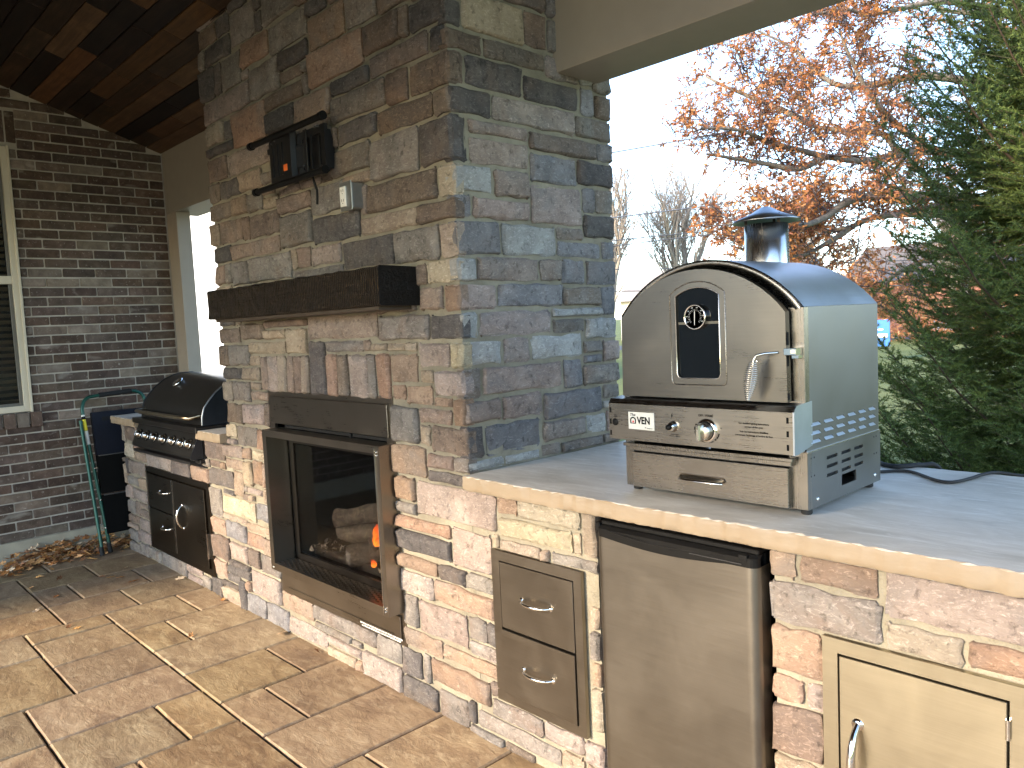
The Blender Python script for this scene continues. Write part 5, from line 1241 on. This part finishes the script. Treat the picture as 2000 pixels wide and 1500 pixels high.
me = pile_me; me.from_pydata([(p[0] + .85, p[1] + .35, p[2]) for p in g.v], [], g.f)
for q in LEAFC: me.materials.append(q)
me.polygons.foreach_set('material_index', mi_); me.update()
link('leaf_pile', me, None, (-.85, -.35, 0), 'drift of dry brown leaves heaped against the footing of the brick wall', 'stuff', 'leaves')
spots = [(-.46, .02), (-.30, .06), (-.55, .11), (-.16, -.33), (-.10, -.30), (-.05, -.26), (.10, -.24), (-.22, -.17), (-.33, -.52), (-.48, -.60), (-.28, -.68), (.02, -.62), (.20, -.76), (.60, -.70), (.66, -.68), (1.22, -.33), (.86, -.02), (1.55, -.03), (-.70, -.75), (-.62, -.68), (-.78, -.66), (-.62, .05), (.28, -.03), (1.86, -.02)]
notes = ['by the lower left corner of the grill cabinet', 'just right of the grill counter corner', 'at the left foot of the grill counter', 'nearest of three in a row on the open pavers', 'middle one of three in a row on the open pavers', 'farthest of three in a row on the open pavers', 'below the grill cabinet door', 'alone between the cabinet and the open pavers', 'crossing a paver joint in front of the ladder', 'beside the left long joint near the leaf drift', 'dark one right of the leaf drift', 'on the pavers left of the long middle joint', 'near the left picture edge on a wide paver', 'left one of a pair by a joint crossing', 'right one of a pair by a joint crossing', 'star shaped one midway before the fireplace', 'against the stone base right of the cabinet', 'against the stone base under the fireplace', 'at the left end of the leaf drift', 'on the rim of the leaf drift toward the window', 'flat one in front of the leaf drift', 'under the left end of the grill cabinet', 'at the wall foot below the cabinet hinge', 'at the wall foot below the fireplace corner']
for i, (x, y) in enumerate(spots):
    g = G(); leaf_geo(g, (x, y, .006), rr.uniform(.024, .040), rr, .5)
    obj('fallen_leaf', g, LEAFC[i % 5], None, (x, y, .004), 'single dry leaf, ' + notes[i], None, 'leaf', 'fallen leaves scattered on the pavers')

# ================================================================ trees (numpy meshes)
import numpy as np
def np_mesh(name, V, F, mat, smooth=False):
    V = np.asarray(V, np.float32); F = np.asarray(F, np.int32); me = bpy.data.meshes.new(name); k = F.shape[1]
    me.vertices.add(len(V)); me.vertices.foreach_set('co', V.ravel()); me.loops.add(F.size); me.loops.foreach_set('vertex_index', F.ravel())
    me.polygons.add(len(F)); me.polygons.foreach_set('loop_start', np.arange(len(F), dtype=np.int32) * k); me.polygons.foreach_set('loop_total', np.full(len(F), k, np.int32))
    if smooth: me.polygons.foreach_set('use_smooth', np.ones(len(F), bool))
    me.update(calc_edges=True); me.validate(); me.materials.append(mat); return me
def tubes_np(segs, n=4):
    """segs: list of (p0, p1, r0, r1)"""
    A = np.array([s[0] for s in segs]); B = np.array([s[1] for s in segs]); r0 = np.array([s[2] for s in segs])[:, None, None]; r1 = np.array([s[3] for s in segs])[:, None, None]
    T = B - A; T /= (np.linalg.norm(T, axis=1, keepdims=True) + 1e-9); ref = np.where(np.abs(T[:, 2:3]) < .9, [[0, 0, 1.]], [[1., 0, 0]])
    U = np.cross(T, ref); U /= np.linalg.norm(U, axis=1, keepdims=True); W = np.cross(T, U)
    a = np.arange(n) * 2 * np.pi / n; c = np.cos(a)[None, :, None]; s = np.sin(a)[None, :, None]
    D = U[:, None] * c + W[:, None] * s; V = np.concatenate([A[:, None] + D * r0, B[:, None] + D * r1], 1).reshape(-1, 3)
    k = np.arange(n); k2 = (k + 1) % n; q = np.stack([k, k2, k2 + n, k + n], 1); F = (np.arange(len(segs))[:, None, None] * 2 * n + q[None]).reshape(-1, 4)
    return V, F
def leaf_mat(name, stops, rough=.6, trans=.25):
    t = NT(name); ge = t.n('ShaderNodeNewGeometry'); c = t.ramp(ge.outputs['Random Per Island'], stops); t.l(c, t.b.inputs['Base Color']); t.b.inputs['Roughness'].default_value = rough; t.b.inputs['Specular IOR Level'].default_value = .25
    if trans:
        tl = t.n('ShaderNodeBsdfTranslucent'); t.l(c, tl.inputs[0]); mx = t.n('ShaderNodeMixShader'); mx.inputs[0].default_value = trans; t.l(t.b.outputs[0], mx.inputs[1]); t.l(tl.outputs[0], mx.inputs[2]); t.l(mx.outputs[0], t.out.inputs[0])
    return t.m
def bark_mat(name, a, b):
    t = NT(name); v = t.coords(False, (3, 3, .8)); n1 = t.noise(v, 6, 6, .7, .4); t.l(t.ramp(n1, [(.3, a), (.7, b)]), t.b.inputs['Base Color']); t.b.inputs['Roughness'].default_value = .9; t.l(t.bump(n1, .7, .02), t.b.inputs['Normal']); return t.m

# ---- oak with rust coloured leaves
oak = thing('oak_tree', 'large oak holding rust orange autumn leaves, reaching in from the right', 'tree', tuple(TRUNK[0][:2]) + (-.35,))
rr = random.Random(77); segs_big = []; twigs = []; leaves = []
def V3(p): return Vector(p)
def run(pts, r0, r1, store):
    for i in range(len(pts) - 1):
        a_ = r0 + (r1 - r0) * i / (len(pts) - 1); b_ = r0 + (r1 - r0) * (i + 1) / (len(pts) - 1); store.append((tuple(pts[i]), tuple(pts[i + 1]), a_, b_))
def rdir(t, spread, upb=.12):
    v = Vector((rr.gauss(0, 1), rr.gauss(0, 1), rr.gauss(0, 1))); v -= t * v.dot(t); v.normalize(); d = (t * (1 - spread) + v * spread + Vector((0, 0, upb))); return d.normalized()
def twig(p, d, L, r, lvl, dens):
    n = 4 if lvl < 2 else 3; pts = [p.copy()]; cur = p.copy(); dd = d.copy()
    for k in range(n):
        dd = (dd + Vector((rr.gauss(0, .16), rr.gauss(0, .16), rr.gauss(0, .16) + (.05 if lvl < 2 else .0)))).normalized(); cur = cur + dd * (L / n); pts.append(cur.copy())
    run(pts, r, r * .45, twigs)
    if lvl == 0:
        for _ in range(rr.randint(7, 10)):
            k = rr.uniform(.2, 1) * (n - .01); i = int(k); q = pts[i].lerp(pts[i + 1], k - i); twig(q, rdir(dd, .62), L * rr.uniform(.35, .6), r * .55, 1, dens)
    elif lvl == 1:
        for _ in range(rr.randint(4, 7)):
            k = rr.uniform(.2, 1) * (n - .01); i = int(k); q = pts[i].lerp(pts[i + 1], k - i); twig(q, rdir(dd, .62), L * rr.uniform(.35, .65), r * .55, 2, dens)
    else:
        if rr.random() < dens:
            nl = rr.randint(2, 5)
            for _ in range(nl):
                k = rr.uniform(.15, 1) * (n - .01); i = int(k); q = pts[i].lerp(pts[i + 1], k - i)
                leaves.append((q, (dd * .6 + Vector((rr.gauss(0, .5), rr.gauss(0, .5), rr.gauss(-.35, .4)))).normalized(), rr.uniform(.055, .095)))
TP = smooth_path([V3(p) for p in [tuple(TRUNK[0][:2]) + (-.4,)] + TRUNK], 3)
run(TP, .30, .13, segs_big)
for li, Lm in enumerate(LIMBS):
    P_ = smooth_path([V3(p) for p in Lm], 4); n = len(P_)
    r0 = .085 if li in (0, 4, 2) else .055
    run(P_, r0, .016, segs_big)
    length = sum((P_[i + 1] - P_[i]).length for i in range(n - 1))
    ns = int(length * 4.6)
    for k in range(ns):
        u = (k + rr.random()) / ns; i = min(n - 2, int(u * (n - 1))); q = P_[i].lerp(P_[i + 1], u * (n - 1) - i); t = (P_[i + 1] - P_[i]).normalized()
        Ls = rr.uniform(.7, 1.15) * (1 - .45 * u)
        twig(q, rdir(t, .6, .18), Ls, .013 * (1 - .4 * u) + .003, 0, .92 if u < .85 else .55)
OB = bark_mat('oak_bark', (.10, .08, .06), (.27, .225, .17)); OT = bark_mat('oak_twig', (.06, .045, .045), (.13, .10, .095))
V_, F_ = tubes_np(segs_big, 8); link('trunk', np_mesh('trunk', V_ - np.array(WLOC[oak.name]), F_, OB, True), oak, WLOC[oak.name])
V_, F_ = tubes_np(twigs, 3); link('twigs', np_mesh('twigs', V_ - np.array(WLOC[oak.name]), F_, OT), oak, WLOC[oak.name], kind='stuff')
def leaf_cloud(leaves, wratio=.42, rs=5):
    rg = np.random.RandomState(rs); P = np.array([tuple(l[0]) for l in leaves]); D = np.array([tuple(l[1]) for l in leaves]); S = np.array([l[2] for l in leaves])[:, None]
    X = rg.normal(size=D.shape); X -= D * (X * D).sum(1, keepdims=True); X /= np.linalg.norm(X, axis=1, keepdims=True); N = np.cross(D, X)
    w = S * wratio
    pts = [P, P + D * S * .35 + X * w * .5 + N * S * .05, P + D * S * .62 + X * w * .16, P + D * S * .72 + X * w * .42 - N * S * .06, P + D * S, P + D * S * .72 - X * w * .42 - N * S * .05, P + D * S * .62 - X * w * .16, P + D * S * .35 - X * w * .5 + N * S * .06]
    V = np.stack(pts, 1).reshape(-1, 3); n = len(P); b = np.arange(n)[:, None] * 8
    F = np.concatenate([b + np.array([[0, 1, 2]]), b + np.array([[0, 2, 6]]), b + np.array([[0, 6, 7]]), b + np.array([[2, 3, 4]]), b + np.array([[2, 4, 6]]), b + np.array([[6, 4, 5]])], 0)
    return V, F
OAKL = leaf_mat('oak_leaf', [(0, (.28, .10, .045)), (.3, (.42, .18, .06)), (.55, (.48, .23, .075)), (.8, (.36, .13, .08)), (1, (.52, .28, .11))], .55, .3)
V_, F_ = leaf_cloud(leaves); link('crown', np_mesh('crown', V_ - np.array(WLOC[oak.name]), F_, OAKL), oak, WLOC[oak.name], kind='stuff')


# ---- spruce
SPX, SPY, SPZ = 4.24, 4.16, -.35
spz = thing('spruce_tree', 'dense dark green spruce standing behind the counter right of the oven', 'tree', (SPX, SPY, SPZ))
rr = random.Random(5); rg = np.random.RandomState(8)
shoots = []; bsegs = []
H = 7.2
def cone_r(z): 
    return 1.72 * max(0, (H - z) / H) ** .78
z = .15; az0 = 0
while z < H - .3:
    nb = 13 if z < 3.2 else (12 if z < 5 else 7)
    for k in range(nb):
        az = az0 + 2 * math.pi * k / nb + rr.uniform(-.18, .18); L = cone_r(z) * rr.uniform(.82, 1.12)
        d = Vector((math.cos(az), math.sin(az), 0)); pts = []
        zz = z + rr.uniform(-.12, .12)
        rise = .55 if z > 3.5 else (.25 if z > 2 else .0)
        for j in range(9):
            u = j / 8; pts.append(Vector((SPX, SPY, SPZ + zz)) + d * L * u + Vector((0, 0, L * (rise * u - .30 * math.sin(u * 2.2) + .42 * u ** 2.6))))
        run(pts, .018 * L / 1.5 + .004, .003, bsegs)
        side = d.cross(Vector((0, 0, 1)))
        front = d.y < .15
        nside = int(L / (.066 if front and z < 5 else (.13 if d.y < .7 else .24)))
        for q in range(1, nside + 1):
            u = .18 + .82 * q / nside; i = min(7, int(u * 8)); b = pts[i].lerp(pts[i + 1], u * 8 - i); t = (pts[i + 1] - pts[i]).normalized()
            for sg in (-1, 1):
                LL = (1 - u) * L * .62 + .15; LL = min(LL, .55) * rr.uniform(.75, 1.15)
                dd = (t * .72 + side * sg * .75 + Vector((0, 0, rr.uniform(-.22, .12)))).normalized()
                droop = -.16 if z < 3 else .02
                m_ = max(1, int(LL / .10)); cur = b.copy()
                for s_ in range(m_):
                    nx_ = cur + (dd + Vector((0, 0, droop * s_ / m_ + rr.gauss(0, .05)))) * (LL / m_); shoots.append((tuple(cur), tuple(nx_), 2.4 if u < .45 else 1.0)); 
                    if s_ < m_ - 1 or m_ == 1:
                        for sg2 in (-1, 1):
                            if front and rr.random() < .95:
                                d2 = (dd * .75 + dd.cross(Vector((0, 0, 1))) * sg2 * .65 + Vector((0, 0, rr.uniform(-.25, .15)))).normalized(); l2 = rr.uniform(.08, .15)
                                shoots.append((tuple(nx_), tuple(nx_ + d2 * l2), 1.0))
                    cur = nx_
        shoots.append((tuple(pts[-2]), tuple(pts[-1] + (pts[-1] - pts[-2]) * .3), 1.0))
        for i in range(3, 8): shoots.append((tuple(pts[i]), tuple(pts[i + 1]), .9))
    z += .15 if z < 3.2 else (.2 if z < 5 else .34); az0 += .7
run([Vector((SPX, SPY, SPZ - .05)), Vector((SPX, SPY, SPZ + H))], .14, .02, bsegs)
A = np.array([s[0] for s in shoots]); B = np.array([s[1] for s in shoots]); T = B - A; Ls = np.linalg.norm(T, axis=1, keepdims=True); T /= Ls

NN = 24
ref = np.where(np.abs(T[:, 2:3]) < .95, [[0, 0, 1.]], [[1., 0, 0]]); U = np.cross(T, ref); U /= np.linalg.norm(U, axis=1, keepdims=True); W = np.cross(U, T)
tt = (np.arange(NN)[None] + rg.rand(len(T), NN)) / NN
ang = rg.uniform(-.55 * np.pi, 1.55 * np.pi, size=(len(T), NN)); ang = np.where(rg.rand(len(T), NN) < .25, rg.uniform(0, np.pi, size=ang.shape), ang)
base = A[:, None] + T[:, None] * (tt * Ls)[:, :, None]
rad = U[:, None] * np.cos(ang)[:, :, None] + W[:, None] * np.sin(ang)[:, :, None]
nd = rad * .78 + T[:, None] * .62; nl = rg.uniform(.019, .030, size=(len(T), NN, 1)); tip = base + nd * nl
wv = np.cross(nd, T[:, None] + .01); wv /= (np.linalg.norm(wv, axis=2, keepdims=True) + 1e-9); hw_ = .0027 * np.array([s[2] for s in shoots])[:, None, None]
V_ = np.stack([base - wv * hw_, base + wv * hw_, tip], 2).reshape(-1, 3); F_ = np.arange(len(V_)).reshape(-1, 3)
def spruce_mat():
    t = NT('spruce_needle'); ge = t.n('ShaderNodeNewGeometry'); v = t.coords(False); n1 = t.noise(v, 2.2, 3, .5)
    c = t.ramp(ge.outputs['Random Per Island'], [(0, (.045, .072, .020)), (.5, (.088, .128, .032)), (1, (.15, .195, .05))]); c = t.mix(t.ramp(n1, [(.4, (0, 0, 0)), (.7, (.5, .5, .5))]), c, (.13, .155, .04))
    t.l(c, t.b.inputs['Base Color']); t.b.inputs['Roughness'].default_value = .6; t.b.inputs['Specular IOR Level'].default_value = .12; return t.m
Z0 = np.array((SPX, SPY, SPZ))
link('foliage', np_mesh('foliage', V_ - Z0, F_, spruce_mat()), spz, (SPX, SPY, SPZ), kind='stuff')
SB = bark_mat('spruce_bark', (.05, .032, .02), (.13, .085, .05))
tw = [(s[0], s[1], .0022, .0016) for s in shoots[::3]]
V_, F_ = tubes_np(bsegs, 6); link('trunk', np_mesh('trunk', V_ - Z0, F_, SB, True), spz, (SPX, SPY, SPZ))
V_, F_ = tubes_np(tw, 3); link('twigs', np_mesh('twigs', V_ - Z0, F_, bark_mat('spruce_twig', (.05, .045, .02), (.11, .095, .04))), spz, (SPX, SPY, SPZ), kind='stuff')

# ---- distant bare trees
def bare(x, y, h, seed, label, spread=.3, dens=1.0, r=.22, group=None):
    global rr
    rr = random.Random(seed); segs = []
    def grow(p, d, L, r_, lv):
        n = 4; pts = [p.copy()]; cur = p.copy(); dd = d.copy()
        for k in range(n):
            dd = (dd + Vector((rr.gauss(0, .07), rr.gauss(0, .07), .05))).normalized(); cur = cur + dd * (L / n); pts.append(cur.copy())
        run(pts, r_, r_ * .55, segs)
        if lv < 4:
            for _ in range(rr.randint(4, 6) if lv < 3 else rr.randint(3, 5)):
                k = rr.uniform(.25, 1) * (n - .01); i = int(k); grow(pts[i].lerp(pts[i + 1], k - i), rdir(dd, spread + .08 * lv, .22), L * rr.uniform(.5, .72), r_ * .5, lv + 1)
    t_ = thing('bare_tree', label, 'tree', (x, y, -.35), group)
    for q in range(3): grow(Vector((x, y, -.35)), Vector((rr.uniform(-.16, .16), rr.uniform(-.16, .16), 1)).normalized(), h * .48, r * rr.uniform(.6, 1), 0)
    big = [s for s in segs if s[2] > .03]; small = [s for s in segs if s[2] <= .03]; L0 = np.array(WLOC[t_.name])
    V_, F_ = tubes_np(big, 6); link('trunk', np_mesh('trunk', V_ - L0, F_, BT, True), t_, WLOC[t_.name])
    V_, F_ = tubes_np([(s[0], s[1], max(s[2], .011), max(s[3], .009)) for s in small], 3); link('crown', np_mesh('crown', V_ - L0, F_, BT2), t_, WLOC[t_.name], kind='stuff')
BT = bark_mat('pale_bark', (.22, .18, .14), (.38, .33, .27)); BT2 = bark_mat('pale_twig', (.26, .20, .16), (.40, .34, .29))
bare(-20.6, 29.3, 10.5, 3, 'tall leafless tree beside the chimney edge in the distance')
bare(-19.3, 34.5, 11.5, 8, 'broad leafless tree in the distance left of the oven pipe')
bare(-15.5, 40.5, 9.0, 13, 'distant leafless tree partly behind the oven pipe')
bare(-8.5, 44.0, 8.5, 17, 'distant leafless tree right of the oven roof')
# shrubs under the far trees: rust hedge beyond the oven roof
rr = random.Random(44); lv_ = []
for _ in range(9000):
    a_ = rr.uniform(0, 1); c = Vector((-15 + 16 * a_ + rr.gauss(0, .6), 38 + rr.gauss(0, 1.0), 0)); hh = 2.6 + 1.2 * math.sin(a_ * 9) + rr.gauss(0, .3)
    lv_.append((Vector((c.x, c.y, -.3 + rr.random() * hh)), Vector((rr.gauss(0, 1), rr.gauss(0, 1), rr.gauss(0, 1))).normalized(), rr.uniform(.12, .25)))
V_, F_ = leaf_cloud(lv_, .5); 
link('russet_hedge', np_mesh('russet_hedge', V_ - np.array((-8, 38, -.35)), F_, leaf_mat('russet_leaf', [(0, (.25, .10, .05)), (.5, (.38, .16, .07)), (1, (.42, .26, .13))], .7, .2)), None, (-8, 38, -.35), 'far rust coloured hedge behind the oven roof', None, 'hedge')
# distant house with pale gable
fh = thing('distant_house', 'far pale house with low grey roof seen between chimney and oven', 'house', (-27, 46, -.35))
g = G(); g.box(-33, -20, 46, 54, -.35, 2.7); obj('wall', g, M('pale_siding', (.62, .58, .50), .8), fh)
g = G(); g.prism([(45.4, 2.6), (50, 5.0), (54.6, 2.6)], 'yz', -33.6, -19.4); obj('roof', g, M('pale_shingle', (.30, .27, .24), .9, bump=.3, bscale=5), fh)
for x in (-31, -28.2, -24.5, -22):
    g = G(); g.box(x, x + 1.1, 45.93, 45.99, .9, 2.0); wf = obj('window', g, DARK, fh)
    g = G(); g.ring(rect(x - .08, x + 1.18, .82, 2.08), rect(x, x + 1.1, .9, 2.0), 'xz', 45.90, 45.95); obj('trim', g, WHITEP, wf)
# brick house far right behind the spruce edge
fb = thing('distant_brick_house', 'far red brick house glimpsed between oven roof and spruce', 'house', (-12, 50, -.35))
g = G(); g.box(-17, -4, 50, 58, -.35, 3.0); obj('wall', g, M('far_brick', (.30, .13, .09), .85, bump=.2, bscale=4), fb)
g = G(); g.prism([(49.4, 2.9), (54, 5.4), (58.6, 2.9)], 'yz', -17.6, -3.4); obj('roof', g, M('far_roof', (.14, .12, .11), .9), fb)
for x in (-15, -11, -7.5):
    g = G(); g.box(x, x + 1.2, 49.93, 49.99, .8, 2.1); obj('window', g, DARK, fb)
# blue sign on the lawn
sg = thing('blue_sign', 'small blue and white sign on the lawn between oven and spruce', 'sign', (-5.15, 24.15, -.35))
g = G(); g.box(-5.55, -4.80, 24.14, 24.17, .10, .95, .005); obj('panel', g, M('sign_blue', (.02, .16, .50), .4, var=.02), sg)
g = G(); g.box(-5.48, -4.87, 24.13, 24.139, .38, .50); g.box(-5.48, -5.0, 24.13, 24.139, .62, .66); obj('white_band', g, WHITEP, sg)
for x in (-5.5, -4.85):
    g = G(); g.tube([(x, 24.18, -.35), (x, 24.18, .9)], .02, 8); obj('post', g, STEEL, sg)
# parked pale car beyond the sign
pc = thing('parked_car', 'pale parked car glimpsed on the street between oven and spruce', 'car', (-7.8, 44, -.34))
CARP = M('silver_car_paint', (.62, .65, .70), .25, .4, var=.03)
cx_, cy_, cz_ = -7.6, 44.2, -.336; ca_ = math.atan2(.62, 1)
def carpt(p): return (cx_ + p[0] * math.cos(ca_) - p[1] * math.sin(ca_), cy_ + p[0] * math.sin(ca_) + p[1] * math.cos(ca_), cz_ + p[2])
def cg(g): g.v = [carpt(p) for p in g.v]; return g
g = G(); g.prism([(-2.2, .3), (-2.25, .75), (-1.9, .92), (-1.2, .98), (-.6, 1.42), (.9, 1.45), (1.6, 1.0), (2.2, .9), (2.25, .35)], 'xz', -.88, .88); obj('body', cg(g), CARP, pc)
g = G(); g.prism([(-1.05, 1.0), (-.55, 1.36), (.85, 1.39), (1.4, 1.02)], 'xz', -.89, .89); obj('window', cg(g), gg.m, pc)
for x in (-1.4, 1.4):
    for y in (-.86, .86):
        g = G(); g.lathe([(0, y - .1), (.31, y - .1), (.33, y), (.31, y + .1), (0, y + .1)], (x, 0, .33), 'y', 18); w_ = obj('wheel', cg(g), RUBBER, pc)
# overhead wires
for i, wr in enumerate(WIRES):
    g = G(); P_ = smooth_path(wr, 5); d0 = (P_[1] - P_[0]).normalized(); d1 = (P_[-1] - P_[-2]).normalized(); P_ = [P_[0] - d0 * 12] + P_ + [P_[-1] + d1 * 8]
    g.tube(P_, .020 if i < 2 else .016, 5)
    obj('overhead_wire', g, M('wire_grey', (.16, .16, .18), .5, .3) if i < 2 else M('wire_dark', (.08, .08, .09), .6), None, tuple(P_[len(P_) // 2]), ['topmost thin overhead wire crossing the oak', 'second overhead wire crossing above the oven pipe', 'third overhead wire level with the oven cap', 'fourth overhead wire just below the third', 'fifth overhead wire low over the bare trees', 'lowest overhead wire near the far roofs'][i], None, 'wire', None)
